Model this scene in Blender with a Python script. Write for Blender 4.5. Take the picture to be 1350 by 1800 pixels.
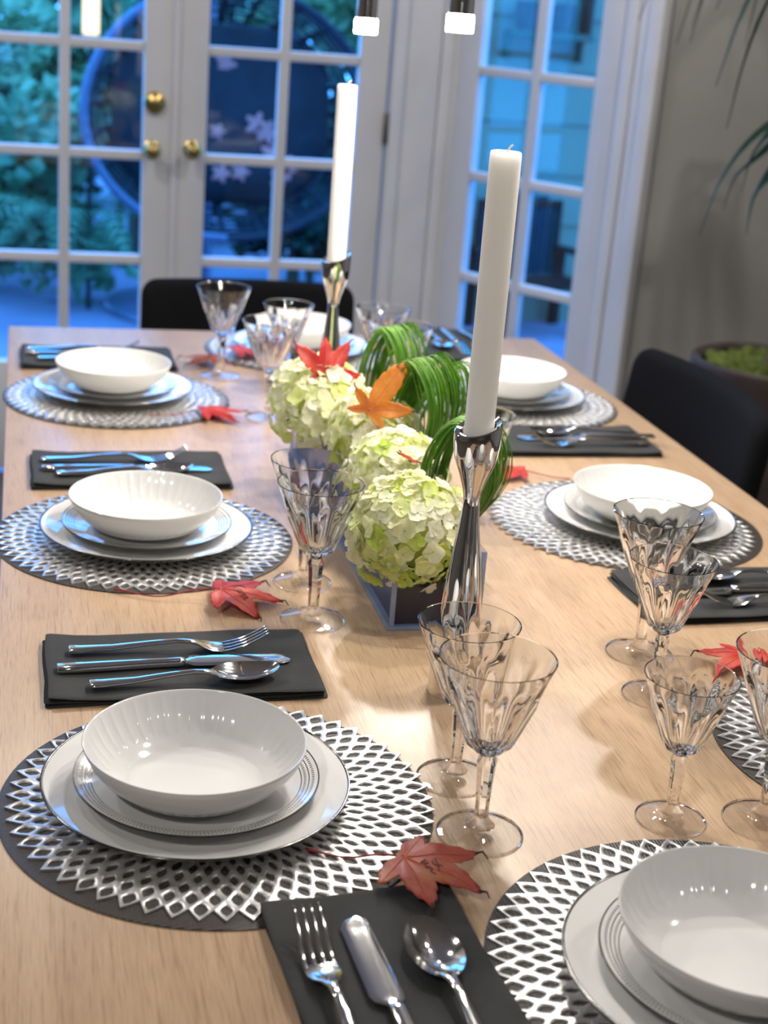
import bpy, bmesh, math, random
from mathutils import Vector, Matrix, Euler

random.seed(7)
for _o in list(bpy.data.objects):
    bpy.data.objects.remove(_o)
S = bpy.context.scene
COL = S.collection
PI = math.pi
T = 0.75                      # height of the table top

# ------------------------------------------------------------------ camera
cam_data = bpy.data.cameras.new('camera')
cam = bpy.data.objects.new('camera', cam_data)
COL.objects.link(cam)
cam_data.lens = 52.535
cam_data.sensor_width = 36.0
cam_data.sensor_fit = 'AUTO'
cam_data.clip_start = 0.02
cam_data.clip_end = 60
cx = (0.972226, -0.221920, 0.074345)
cy = (0.004334, 0.334672, 0.942325)
cz = (-0.234002, -0.915831, 0.326339)
cam.matrix_world = Matrix(((cx[0], cy[0], cz[0], 0.0),
                           (cx[1], cy[1], cz[1], 0.0),
                           (cx[2], cy[2], cz[2], T + 0.68274),
                           (0, 0, 0, 1)))
cam_data.dof.use_dof = True
cam_data.dof.focus_distance = 1.46
cam_data.dof.aperture_fstop = 5.9
S.camera = cam

# ------------------------------------------------------------------ world: blue hour sky
W = bpy.data.worlds.new('world')
S.world = W
W.use_nodes = True
bg = W.node_tree.nodes['Background']
bg.inputs['Color'].default_value = (0.06, 0.36, 1.0, 1)
bg.inputs['Strength'].default_value = 7.0

# ------------------------------------------------------------------ exposure
S.view_settings.view_transform = 'Standard'
S.view_settings.look = 'None'
S.view_settings.gamma = 1.0
S.view_settings.use_curve_mapping = False
S.view_settings.exposure = 0.0
PENDANT_W = 8.0
CEIL_W = 14.0
S.cycles.max_bounces = 16
S.cycles.transmission_bounces = 16
S.cycles.transparent_max_bounces = 24
S.cycles.glossy_bounces = 6
S.cycles.diffuse_bounces = 4
S.cycles.blur_glossy = 0.6
S.cycles.sample_clamp_indirect = 6.0
S.cycles.use_denoising = True


# ------------------------------------------------------------------ node helpers
class NT:
    def __init__(s, name):
        s.m = bpy.data.materials.new(name)
        s.m.use_nodes = True
        s.t = s.m.node_tree
        s.t.nodes.clear()
        s.out = s.t.nodes.new('ShaderNodeOutputMaterial')

    def n(s, typ, **kw):
        nd = s.t.nodes.new(typ)
        for k, v in kw.items():
            setattr(nd, k, v)
        return nd

    def put(s, sock, v):
        if hasattr(v, 'is_linked') or hasattr(v, 'links'):
            s.t.links.new(v, sock)
        else:
            if isinstance(v, tuple) and len(v) == 3 and sock.type == 'RGBA':
                v = (*v, 1)
            sock.default_value = v

    def math(s, op, a, b=None, c=None):
        nd = s.n('ShaderNodeMath', operation=op)
        s.put(nd.inputs[0], a)
        if b is not None:
            s.put(nd.inputs[1], b)
        if c is not None:
            s.put(nd.inputs[2], c)
        return nd.outputs[0]

    def coord(s, kind='Object', scale=(1, 1, 1), rot=(0, 0, 0), loc=(0, 0, 0)):
        tc = s.n('ShaderNodeTexCoord')
        mp = s.n('ShaderNodeMapping')
        mp.inputs['Scale'].default_value = scale
        mp.inputs['Rotation'].default_value = rot
        mp.inputs['Location'].default_value = loc
        s.t.links.new(tc.outputs[kind], mp.inputs['Vector'])
        return mp.outputs['Vector']

    def noise(s, vec, scale=5, detail=4, rough=0.55, dist=0.0):
        nd = s.n('ShaderNodeTexNoise')
        s.put(nd.inputs['Vector'], vec)
        nd.inputs['Scale'].default_value = scale
        nd.inputs['Detail'].default_value = detail
        nd.inputs['Roughness'].default_value = rough
        nd.inputs['Distortion'].default_value = dist
        return nd.outputs['Fac']

    def ramp(s, fac, stops):
        nd = s.n('ShaderNodeValToRGB')
        s.put(nd.inputs['Fac'], fac)
        cr = nd.color_ramp
        while len(cr.elements) < len(stops):
            cr.elements.new(0.5)
        for e, (p, c) in zip(cr.elements, stops):
            e.position = p
            e.color = (*c, 1) if len(c) == 3 else c
        return nd.outputs['Color']

    def mix(s, fac, a, b):
        nd = s.n('ShaderNodeMix', data_type='RGBA')
        s.put(nd.inputs[0], fac)
        s.put(nd.inputs[6], a)
        s.put(nd.inputs[7], b)
        return nd.outputs[2]

    def bump(s, height, strength=0.3, dist=0.002):
        nd = s.n('ShaderNodeBump')
        s.put(nd.inputs['Height'], height)
        nd.inputs['Strength'].default_value = strength
        nd.inputs['Distance'].default_value = dist
        return nd.outputs['Normal']

    def bsdf(s, color, rough=0.5, metal=0.0, **kw):
        b = s.n('ShaderNodeBsdfPrincipled')
        s.put(b.inputs['Base Color'], color)
        s.put(b.inputs['Roughness'], rough)
        s.put(b.inputs['Metallic'], metal)
        for k, v in kw.items():
            s.put(b.inputs[k.replace('_', ' ')], v)
        s.t.links.new(b.outputs[0], s.out.inputs['Surface'])
        return b


def simple(name, color, rough=0.5, metal=0.0, var=0.12, scale=30, bump=0.0, bscale=200, **kw):
    """plain paint, cloth or metal with a little procedural unevenness"""
    t = NT(name)
    v = t.coord()
    f = t.noise(v, scale, 3)
    c = t.ramp(f, [(0.3, tuple(x * (1 - var) for x in color)), (0.7, tuple(min(1, x * (1 + var)) for x in color))])
    if bump:
        kw['Normal'] = t.bump(t.noise(v, bscale, 2), bump, 0.001)
    t.bsdf(c, rough, metal, **kw)
    return t.m


# ------------------------------------------------------------------ mesh helpers
class MB:
    def __init__(s):
        s.v, s.f = [], []

    def add(s, vs, fs):
        o = len(s.v)
        s.v += [tuple(p) for p in vs]
        s.f += [tuple(i + o for i in q) for q in fs]
        return s

    def box(s, x0, x1, y0, y1, z0, z1):
        return s.add([(x0, y0, z0), (x1, y0, z0), (x1, y1, z0), (x0, y1, z0),
                      (x0, y0, z1), (x1, y0, z1), (x1, y1, z1), (x0, y1, z1)],
                     [(0, 3, 2, 1), (4, 5, 6, 7), (0, 1, 5, 4), (1, 2, 6, 5), (2, 3, 7, 6), (3, 0, 4, 7)])

    def bbox(s, x0, x1, y0, y1, z0, z1, b=0.004):
        """box with chamfered edges"""
        bm = bmesh.new()
        bmesh.ops.create_cube(bm, size=1)
        for v in bm.verts:
            v.co = Vector(((x0 + x1) / 2 + v.co.x * (x1 - x0), (y0 + y1) / 2 + v.co.y * (y1 - y0), (z0 + z1) / 2 + v.co.z * (z1 - z0)))
        bmesh.ops.bevel(bm, geom=list(bm.edges), offset=b, segments=2, affect='EDGES', profile=0.5)
        bm.verts.index_update()
        s.add([v.co for v in bm.verts], [[v.index for v in f.verts] for f in bm.faces])
        bm.free()
        return s

    def lathe(s, prof, seg=48, rf=None, z=0.0, cx=0.0, cy=0.0):
        vs, fs, rows = [], [], []
        for k, (r, h) in enumerate(prof):
            if r <= 1e-9:
                rows.append([len(vs)])
                vs.append((cx, cy, z + h))
            else:
                row = []
                for i in range(seg):
                    a = 2 * PI * i / seg
                    rr = r if rf is None else rf(k, r, h, a)
                    row.append(len(vs))
                    vs.append((cx + rr * math.cos(a), cy + rr * math.sin(a), z + h))
                rows.append(row)
        for A, B in zip(rows, rows[1:]):
            if len(A) == 1 and len(B) == 1:
                continue
            for i in range(seg):
                j = (i + 1) % seg
                if len(A) == 1:
                    fs.append((A[0], B[j], B[i]))
                elif len(B) == 1:
                    fs.append((A[i], A[j], B[0]))
                else:
                    fs.append((A[i], A[j], B[j], B[i]))
        return s.add(vs, fs)

    def tube(s, pts, rad, seg=8, cap=True, flat=None):
        """tube through pts; rad number or list; flat=(w,h) ratio squash along frame"""
        pts = [Vector(p) for p in pts]
        n = len(pts)
        rad = [rad] * n if isinstance(rad, (int, float)) else rad
        vs, fs = [], []
        up = Vector((0, 0, 1))
        prev = None
        for i, p in enumerate(pts):
            d = (pts[min(i + 1, n - 1)] - pts[max(i - 1, 0)]).normalized()
            if prev is None:
                a = d.cross(up)
                if a.length < 1e-3:
                    a = d.cross(Vector((1, 0, 0)))
                a.normalize()
            else:
                a = (prev - d * prev.dot(d))
                a.normalize()
            prev = a
            b = d.cross(a)
            fx, fy = flat if flat else (1, 1)
            for k in range(seg):
                t = 2 * PI * k / seg
                vs.append(p + a * (math.cos(t) * rad[i] * fx) + b * (math.sin(t) * rad[i] * fy))
        for i in range(n - 1):
            for k in range(seg):
                j = (k + 1) % seg
                fs.append((i * seg + k, i * seg + j, (i + 1) * seg + j, (i + 1) * seg + k))
        if cap:
            fs.append(tuple(range(seg))[::-1])
            fs.append(tuple((n - 1) * seg + k for k in range(seg)))
        return s.add(vs, fs)

    def loft(s, st, seg=12, p=3.0):
        """stations (x, ycentre, zcentre, half width, half thickness): superellipse sections along x"""
        vs, fs = [], []
        for (x, yc, zc, w, h) in st:
            for k in range(seg):
                t = 2 * PI * k / seg + PI / seg
                c, q = math.cos(t), math.sin(t)
                vs.append((x, yc + w * math.copysign(abs(c) ** (2 / p), c), zc + h * math.copysign(abs(q) ** (2 / p), q)))
        n = len(st)
        for i in range(n - 1):
            for k in range(seg):
                j = (k + 1) % seg
                fs.append((i * seg + k, (i + 1) * seg + k, (i + 1) * seg + j, i * seg + j))
        fs.append(tuple(range(seg)))
        fs.append(tuple((n - 1) * seg + k for k in range(seg))[::-1])
        return s.add(vs, fs)

    def pillow(s, outline, th, edge=0.3, fn=None, rings=(0.0, 0.35, 0.6, 0.8, 0.92, 0.98, 1.0)):
        """closed slab over a 2D outline with rounded rim; fn maps (u,v,w) to space"""
        n = len(outline)
        cxx = sum(p[0] for p in outline) / n
        cyy = sum(p[1] for p in outline) / n
        vs, rows = [], []

        def put(p):
            vs.append(fn(*p) if fn else p)
            return len(vs) - 1
        seq = [(r, 1) for r in rings[:-1]] + [(1.0, 0)] + [(r, -1) for r in reversed(rings[:-1])]
        for r, sg in seq:
            w = sg * th / 2 * (math.sqrt(max(0, 1 - (max(0, (r - (1 - edge)) / edge)) ** 2)) if sg else 0)
            if r == 0:
                rows.append([put((cxx, cyy, w))])
            else:
                rows.append([put((cxx + (x - cxx) * r, cyy + (y - cyy) * r, w)) for x, y in outline])
        fs = []
        for A, B in zip(rows, rows[1:]):
            for i in range(n):
                j = (i + 1) % n
                if len(A) == 1:
                    fs.append((A[0], B[i], B[j]))
                elif len(B) == 1:
                    fs.append((A[i], B[0], A[j]))
                else:
                    fs.append((A[i], B[i], B[j], A[j]))
        return s.add(vs, fs)

    def mesh(s, name, mats=None, smooth=35):
        me = bpy.data.meshes.new(name)
        me.from_pydata(s.v, [], s.f)
        me.validate()
        bm = bmesh.new()
        bm.from_mesh(me)
        bmesh.ops.recalc_face_normals(bm, faces=bm.faces)
        bm.to_mesh(me)
        bm.free()
        if mats is not None:
            me.materials.append(mats)
        if smooth:
            me.polygons.foreach_set('use_smooth', [True] * len(me.polygons))
            me.set_sharp_from_angle(angle=math.radians(smooth))
        me.update()
        return me

    def build(s, name, mat=None, parent=None, smooth=35, loc=None):
        return link(name, s.mesh(name, mat, smooth), parent, loc)


def rrect(w, h, r, n=6):
    pts = []
    for cx_, cy_, a0 in ((w / 2 - r, h / 2 - r, 0), (-w / 2 + r, h / 2 - r, 90), (-w / 2 + r, -h / 2 + r, 180), (w / 2 - r, -h / 2 + r, 270)):
        for i in range(n + 1):
            a = math.radians(a0 + 90 * i / n)
            pts.append((cx_ + r * math.cos(a), cy_ + r * math.sin(a)))
    # extra points on the long straight runs
    out = []
    for i, p in enumerate(pts):
        q = pts[(i + 1) % len(pts)]
        out.append(p)
        L = math.hypot(q[0] - p[0], q[1] - p[1])
        m = int(L / (max(w, h) / 12))
        for k in range(1, m):
            out.append((p[0] + (q[0] - p[0]) * k / m, p[1] + (q[1] - p[1]) * k / m))
    return out


def link(name, data, parent=None, loc=None, rot=None, scale=None):
    o = bpy.data.objects.new(name, data)
    COL.objects.link(o)
    if parent is not None:
        o.parent = parent
    if loc is not None:
        o.location = loc
    if rot is not None:
        o.rotation_euler = rot
    if scale is not None:
        o.scale = (scale,) * 3 if isinstance(scale, (int, float)) else scale
    return o


def tag(o, label=None, cat=None, group=None, kind=None):
    if label:
        o['label'] = label
    if cat:
        o['category'] = cat
    if group:
        o['group'] = group
    if kind:
        o['kind'] = kind
    return o


def thing(name, label, cat, loc=(0, 0, 0), rotz=0.0, group=None):
    return tag(link(name, None, None, loc, (0, 0, rotz)), label, cat, group)


def struct(name, data, loc=None, rot=None, label=None):
    return tag(link(name, data, None, loc, rot), label, None, None, 'structure')


def smooth_path(pts, n):
    """Catmull-Rom through pts"""
    P = [Vector(p) for p in pts]
    P = [P[0] * 2 - P[1]] + P + [P[-1] * 2 - P[-2]]
    out = []
    segs = len(P) - 3
    for i in range(n):
        t = i / (n - 1) * segs
        k = min(int(t), segs - 1)
        u = t - k
        a, b, c, d = P[k:k + 4]
        out.append(0.5 * ((2 * b) + (c - a) * u + (2 * a - 5 * b + 4 * c - d) * u * u + (3 * b - a - 3 * c + d) * u ** 3))
    return out


# ------------------------------------------------------------------ materials
def mat_wood():
    t = NT('pale_oak')
    v = t.coord(scale=(9, 0.55, 9))
    a = t.noise(v, 3.0, 6, 0.6, 0.6)
    v2 = t.coord(scale=(190, 7, 60))
    b = t.noise(v2, 2.2, 3, 0.6)
    v3 = t.coord(scale=(420, 20, 60))
    c = t.noise(v3, 1.6, 2, 0.6)
    base = t.ramp(a, [(0.30, (0.50, 0.335, 0.205)), (0.55, (0.57, 0.395, 0.25)), (0.75, (0.61, 0.435, 0.285))])
    pores = t.ramp(b, [(0.34, (0.60, 0.56, 0.52)), (0.48, (1, 1, 1))])
    fine = t.ramp(c, [(0.30, (0.86, 0.84, 0.82)), (0.6, (1, 1, 1))])
    m1 = t.n('ShaderNodeMix', data_type='RGBA', blend_type='MULTIPLY')
    m1.inputs[0].default_value = 0.6
    t.put(m1.inputs[6], base)
    t.put(m1.inputs[7], pores)
    m2 = t.n('ShaderNodeMix', data_type='RGBA', blend_type='MULTIPLY')
    m2.inputs[0].default_value = 1.0
    t.put(m2.inputs[6], m1.outputs[2])
    t.put(m2.inputs[7], fine)
    t.bsdf(m2.outputs[2], t.math('MULTIPLY_ADD', b, 0.14, 0.265), 0.0, Normal=t.bump(b, 0.12, 0.0006),
           Specular_IOR_Level=0.55)
    return t.m


def polar(t):
    tc = t.n('ShaderNodeTexCoord')
    sp = t.n('ShaderNodeSeparateXYZ')
    t.t.links.new(tc.outputs['Object'], sp.inputs[0])
    x, y, z = sp.outputs
    r = t.math('SQRT', t.math('ADD', t.math('MULTIPLY', x, x), t.math('MULTIPLY', y, y)))
    th = t.math('ARCTAN2', y, x)
    return r, th, z


def near(t, a, v, tol):
    return t.math('COMPARE', a, v, tol)


def mat_porcelain(name='white_porcelain', pattern=None, tint=(0.80, 0.80, 0.79)):
    t = NT(name)
    if pattern == 'bowl':                       # raised key band round the flat of the bowl
        r, th, z = polar(t)
        cell = t.math('FRACT', t.math('MULTIPLY', th, 34 / (2 * PI)))
        inr = near(t, r, 0.0605, 0.0042)
        gap = t.math('GREATER_THAN', t.math('ABSOLUTE', t.math('SUBTRACT', cell, 0.5)), 0.36)
        inner = t.math('MULTIPLY', near(t, r, 0.0605, 0.0022), t.math('LESS_THAN', t.math('ABSOLUTE', t.math('SUBTRACT', cell, 0.5)), 0.24))
        h = t.math('SUBTRACT', t.math('MULTIPLY', inr, t.math('SUBTRACT', 1.0, gap)), inner)
        t.bsdf(tint, 0.09, 0.0, Normal=t.bump(h, 0.8, 0.0012), Coat_Weight=0.3, Coat_Roughness=0.03)
    elif pattern == 'band':                     # platinum lines and two rows of beads printed on the rim
        r, th, z = polar(t)
        cell = t.math('FRACT', t.math('MULTIPLY', th, 190 / (2 * PI)))
        dot = t.math('LESS_THAN', t.math('ABSOLUTE', t.math('SUBTRACT', cell, 0.5)), 0.24)
        rows = t.math('MAXIMUM', near(t, r, 0.1020, 0.0011), near(t, r, 0.0950, 0.0011))
        lines = t.math('MAXIMUM', t.math('MAXIMUM', near(t, r, 0.0985, 0.00045), near(t, r, 0.0918, 0.00045)), t.math('GREATER_THAN', r, 0.1062))
        m = t.math('MULTIPLY', t.math('MAXIMUM', lines, t.math('MULTIPLY', rows, dot)), t.math('GREATER_THAN', z, 0.008))
        t.bsdf(t.mix(m, tint, (0.10, 0.095, 0.085)), t.math('MULTIPLY_ADD', m, 0.1, 0.08), t.math('MULTIPLY', m, 0.6),
               Coat_Weight=0.3, Coat_Roughness=0.03)
    else:
        v = t.coord()
        c = t.ramp(t.noise(v, 14, 2), [(0.3, tuple(x * 0.985 for x in tint)), (0.7, tint)])
        t.bsdf(c, 0.10, 0.0, Coat_Weight=0.3, Coat_Roughness=0.03)
    return t.m


def mat_glass(name, mixf, color=(1, 1, 1), ior=1.5, rough=0.0):
    t = NT(name)
    g = t.n('ShaderNodeBsdfGlass')
    g.inputs['IOR'].default_value = ior
    g.inputs['Roughness'].default_value = rough
    g.inputs['Color'].default_value = (*color, 1)
    tr = t.n('ShaderNodeBsdfTransparent')
    tr.inputs['Color'].default_value = (*color, 1)
    mx = t.n('ShaderNodeMixShader')
    mx.inputs[0].default_value = mixf
    t.t.links.new(g.outputs[0], mx.inputs[1])
    t.t.links.new(tr.outputs[0], mx.inputs[2])
    t.t.links.new(mx.outputs[0], t.out.inputs['Surface'])
    return t.m


def mat_thin(name, tint, base=0.04, top=0.9, wav=0.0):
    """thin clear sheet: light passes straight on, with a grazing-angle reflection"""
    t = NT(name)
    gl = t.n('ShaderNodeBsdfGlossy')
    gl.inputs['Roughness'].default_value = 0.02
    tr = t.n('ShaderNodeBsdfTransparent')
    tr.inputs['Color'].default_value = (*tint, 1)
    lw = t.n('ShaderNodeLayerWeight')
    lw.inputs['Blend'].default_value = 0.5
    if wav:
        t.put(gl.inputs['Normal'], t.bump(t.noise(t.coord(), 3, 2), wav, 0.01))
    fac = t.math('MULTIPLY_ADD', t.math('POWER', lw.outputs['Facing'], 5.0), top, base)
    mx = t.n('ShaderNodeMixShader')
    t.put(mx.inputs[0], fac)
    t.t.links.new(tr.outputs[0], mx.inputs[1])
    t.t.links.new(gl.outputs[0], mx.inputs[2])
    t.t.links.new(mx.outputs[0], t.out.inputs['Surface'])
    return t.m


def mat_woven():
    t = NT('woven_black_vinyl')
    v = t.coord(scale=(1, 1, 1))
    w = t.n('ShaderNodeTexWave', wave_type='BANDS', bands_direction='X')
    t.put(w.inputs['Vector'], v)
    w.inputs['Scale'].default_value = 110
    w.inputs['Distortion'].default_value = 0.6
    n = t.noise(t.coord(scale=(60, 400, 60)), 3, 3)
    f = t.math('MULTIPLY', w.outputs['Fac'], n)
    c = t.ramp(f, [(0.15, (0.008, 0.006, 0.006)), (0.36, (0.050, 0.040, 0.034)), (0.60, (0.13, 0.105, 0.082))])
    t.bsdf(c, 0.42, 0.0, Normal=t.bump(f, 0.6, 0.0012))
    return t.m


def mat_silvermat():
    t = NT('silver_vinyl')
    v = t.coord()
    n = t.noise(v, 90, 3, 0.6)
    c = t.ramp(n, [(0.3, (0.62, 0.62, 0.62)), (0.7, (0.86, 0.86, 0.85))])
    t.bsdf(c, t.math('MULTIPLY_ADD', n, 0.2, 0.26), 0.85, Normal=t.bump(t.noise(v, 160, 3), 0.25, 0.001))
    return t.m


def mat_napkin():
    t = NT('charcoal_cotton')
    v = t.coord()
    w = t.noise(t.coord(scale=(1, 3, 1)), 500, 2)
    big = t.noise(v, 22, 3)
    c = t.ramp(t.math('MULTIPLY_ADD', big, 0.5, t.math('MULTIPLY', w, 0.5)), [(0.3, (0.014, 0.015, 0.015)), (0.7, (0.034, 0.036, 0.036))])
    t.bsdf(c, 0.85, 0.0, Normal=t.bump(t.math('ADD', w, t.math('MULTIPLY', big, 2.0)), 0.35, 0.0012), Sheen_Weight=0.06, Sheen_Roughness=0.4)
    return t.m


def mat_leaf(name, a, b, c, scale=28):
    t = NT(name)
    tc = t.n('ShaderNodeTexCoord')
    n = t.noise(tc.outputs['Object'], scale, 4, 0.6)
    n2 = t.noise(tc.outputs['Object'], scale * 9, 3, 0.6)
    col = t.ramp(n, [(0.30, a), (0.52, b), (0.72, c)])
    dark = t.mix(t.math('MULTIPLY', t.math('LESS_THAN', n2, 0.36), 0.35), col, tuple(x * 0.35 for x in a))
    b_ = t.bsdf(dark, 0.45, 0.0, Normal=t.bump(n2, 0.25, 0.001))
    tl = t.n('ShaderNodeBsdfTranslucent')
    t.put(tl.inputs['Color'], col)
    mx = t.n('ShaderNodeMixShader')
    mx.inputs[0].default_value = 0.25
    t.t.links.new(b_.outputs[0], mx.inputs[1])
    t.t.links.new(tl.outputs[0], mx.inputs[2])
    t.t.links.new(mx.outputs[0], t.out.inputs['Surface'])
    return t.m


def mat_petal(name, a, b):
    t = NT(name)
    tc = t.n('ShaderNodeTexCoord')
    inf = t.n('ShaderNodeObjectInfo')
    n = t.noise(tc.outputs['Object'], 60, 2)
    f = t.math('MULTIPLY_ADD', inf.outputs['Random'], 0.75, t.math('MULTIPLY', n, 0.3))
    col = t.ramp(f, [(0.1, a), (0.75, b), (1.0, tuple(x * y for x, y in zip(b, (0.80, 0.93, 0.5))))])
    b_ = t.bsdf(col, 0.55)
    tl = t.n('ShaderNodeBsdfTranslucent')
    t.put(tl.inputs['Color'], col)
    mx = t.n('ShaderNodeMixShader')
    mx.inputs[0].default_value = 0.35
    t.t.links.new(b_.outputs[0], mx.inputs[1])
    t.t.links.new(tl.outputs[0], mx.inputs[2])
    t.t.links.new(mx.outputs[0], t.out.inputs['Surface'])
    return t.m


def mat_emit(name, color, strength):
    t = NT(name)
    e = t.n('ShaderNodeEmission')
    e.inputs['Color'].default_value = (*color, 1)
    e.inputs['Strength'].default_value = strength
    t.t.links.new(e.outputs[0], t.out.inputs['Surface'])
    return t.m


M = dict(
    wood=mat_wood(),
    porcelain=mat_porcelain(), bowl=mat_porcelain('ribbed_porcelain', 'bowl'), band=mat_porcelain('banded_porcelain', 'band'),
    platinum=simple('platinum_edge', (0.16, 0.155, 0.15), 0.16, 1.0, 0.1),
    crystal=mat_glass('cut_crystal', 0.0, (0.995, 0.995, 0.995), 1.52),
    acrylic=mat_thin('clear_acrylic', (0.90, 0.93, 1.0), 0.03, 0.35),
    pane=mat_thin('window_glass', (0.95, 0.97, 0.98), 0.035, 0.9, 0.02), thin=mat_thin('thin_crystal', (0.985, 0.985, 0.985), 0.045, 0.9),
    woven=mat_woven(), silver=mat_silvermat(), napkin=mat_napkin(),
    steel=simple('polished_steel', (0.78, 0.77, 0.76), 0.08, 1.0, 0.03, 60),
    chrome=simple('chrome', (0.82, 0.81, 0.80), 0.035, 1.0, 0.02, 20),
    wax=simple('ivory_wax', (0.95, 0.93, 0.88), 0.42, 0.0, 0.02, 18, Subsurface_Weight=0.6, Subsurface_Scale=0.04, Subsurface_Radius=(1.0, 0.92, 0.82)),
    wick=simple('cotton_wick', (0.75, 0.72, 0.64), 0.9),
    white=simple('white_door_paint', (0.66, 0.66, 0.675), 0.38, 0.0, 0.03, 6),
    trim=simple('white_trim_paint', (0.70, 0.70, 0.715), 0.38, 0.0, 0.03, 6),
    grey=simple('grey_wall_paint', (0.34, 0.335, 0.315), 0.75, 0.0, 0.05, 4, 0.1, 300),
    plaster=simple('off_white_plaster', (0.46, 0.45, 0.43), 0.85, 0.0, 0.04, 4),
    taupe=simple('dark_taupe_paint', (0.20, 0.185, 0.17), 0.8, 0.0, 0.05, 4),
    brass=simple('aged_brass', (0.52, 0.37, 0.13), 0.28, 1.0, 0.15, 40),
    hinge=simple('dull_steel_hinge', (0.22, 0.21, 0.20), 0.4, 1.0, 0.1),
    blackcloth=simple('black_wool', (0.0042, 0.0042, 0.0055), 0.95, 0.0, 0.3, 250, 0.4, 900, Specular_IOR_Level=0.15),
    blackmetal=simple('black_metal', (0.02, 0.02, 0.02), 0.4, 0.6, 0.2),
    navy=simple('navy_liner', (0.006, 0.009, 0.030), 0.35, 0.0, 0.2, 12, Specular_IOR_Level=0.3),
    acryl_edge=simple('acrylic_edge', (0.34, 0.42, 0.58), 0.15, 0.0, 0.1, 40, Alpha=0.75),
    petal=mat_petal('hydrangea_petal', (0.97, 0.96, 0.86), (0.95, 0.95, 0.66)),
    petalg=mat_petal('green_hydrangea_petal', (0.86, 0.88, 0.46), (0.70, 0.79, 0.20)),
    grass=mat_leaf('loop_grass', (0.06, 0.20, 0.012), (0.13, 0.34, 0.025), (0.28, 0.52, 0.06), 30),
    stemgreen=simple('green_stem', (0.10, 0.22, 0.04), 0.6),
    leafred=mat_leaf('red_maple', (0.42, 0.010, 0.014), (0.58, 0.025, 0.022), (0.72, 0.10, 0.03)),
    leafrust=mat_leaf('rust_maple', (0.36, 0.030, 0.030), (0.46, 0.085, 0.045), (0.50, 0.19, 0.07), 34),
    leaforange=mat_leaf('orange_maple', (0.62, 0.15, 0.012), (0.74, 0.25, 0.02), (0.80, 0.38, 0.05)),
    leafbrown=mat_leaf('brown_maple', (0.20, 0.045, 0.010), (0.36, 0.10, 0.015), (0.46, 0.16, 0.02)),
    vein=simple('leaf_vein', (0.62, 0.16, 0.08), 0.6),
    leafstem=simple('leaf_stem', (0.30, 0.025, 0.03), 0.5),
    ink=simple('black_ink', (0.02, 0.015, 0.03), 0.6),
    tip=simple('dry_leaf_tip', (0.03, 0.012, 0.012), 0.7),
    floor=simple('dark_floor', (0.10, 0.085, 0.07), 0.35, 0.0, 0.25, 5),
    led=mat_emit('led_acrylic', (1.0, 0.94, 0.88), 55.0),
    downlight=mat_emit('fill_downlight_lens', (1.0, 0.93, 0.84), 6.0),  # glow of the added, unseen ceiling fill lights
    palm=mat_leaf('palm_leaf', (0.012, 0.045, 0.018), (0.022, 0.08, 0.03), (0.05, 0.13, 0.05), 6),
    pot=simple('brown_planter', (0.055, 0.042, 0.038), 0.5, 0.0, 0.25, 12),
    moss=simple('green_moss', (0.10, 0.13, 0.018), 0.95, 0.0, 0.5, 60),
    bark=simple('palm_bark', (0.14, 0.10, 0.065), 0.9, 0.0, 0.3, 40),
    patio=simple('patio_concrete', (0.26, 0.21, 0.30), 0.85, 0.0, 0.2, 3),
    siding=simple('pale_siding', (0.20, 0.21, 0.14), 0.7, 0.0, 0.04, 3),
    darkgreen=simple('dark_green_paint', (0.02, 0.06, 0.03), 0.5, 0.0, 0.1),
    eggframe=simple('egg_chair_tube', (0.14, 0.14, 0.22), 0.4, 0.3, 0.1),
    eggweave=simple('egg_chair_weave', (0.012, 0.014, 0.025), 0.8, 0.0, 0.3, 60),
    cushion=simple('dark_cushion', (0.014, 0.016, 0.024), 0.9, 0.0, 0.4, 9),
    blossom=simple('pink_blossom_print', (0.95, 0.22, 0.20), 0.9, 0.0, 0.25, 40),
    fol_a=mat_leaf('shrub_leaf_teal', (0.044, 0.143, 0.066), (0.121, 0.275, 0.143), (0.33, 0.451, 0.264), 3),
    fol_b=mat_leaf('shrub_leaf_dark', (0.012, 0.042, 0.03), (0.03, 0.084, 0.054), (0.072, 0.144, 0.084), 3),
    fol_c=mat_leaf('shrub_leaf_light', (0.1364, 0.2852, 0.1116), (0.341, 0.4712, 0.2604), (0.589, 0.6014, 0.5084), 3),
    lampwarm=mat_emit('garden_lantern_glow', (1.0, 0.86, 0.62), 2.2),
)

# ================================================================== ROOM SHELL
DOOR_Y = 4.40
PHI = math.radians(54)
BAY_R = (1.222, 4.40)
BAY_L = (-0.380, 4.40)
SIDE = 0.70
END_R = (BAY_R[0] + SIDE * math.cos(PHI), BAY_R[1] - SIDE * math.sin(PHI))
END_L = (BAY_L[0] - SIDE * math.cos(PHI), END_R[1])
CEIL = 2.60
X0, X1, Y0 = -3.0, 3.3, -2.6

poly = [(X0, Y0), (X1, Y0), (X1, END_R[1]), END_R, BAY_R, BAY_L, END_L, (X0, END_L[1])]


def prism(poly, z0, z1):
    n = len(poly)
    vs = [(x, y, z0) for x, y in poly] + [(x, y, z1) for x, y in poly]
    fs = [tuple(range(n))[::-1], tuple(range(n, 2 * n))] + [(i, (i + 1) % n, n + (i + 1) % n, n + i) for i in range(n)]
    return MB().add(vs, fs)


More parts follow.
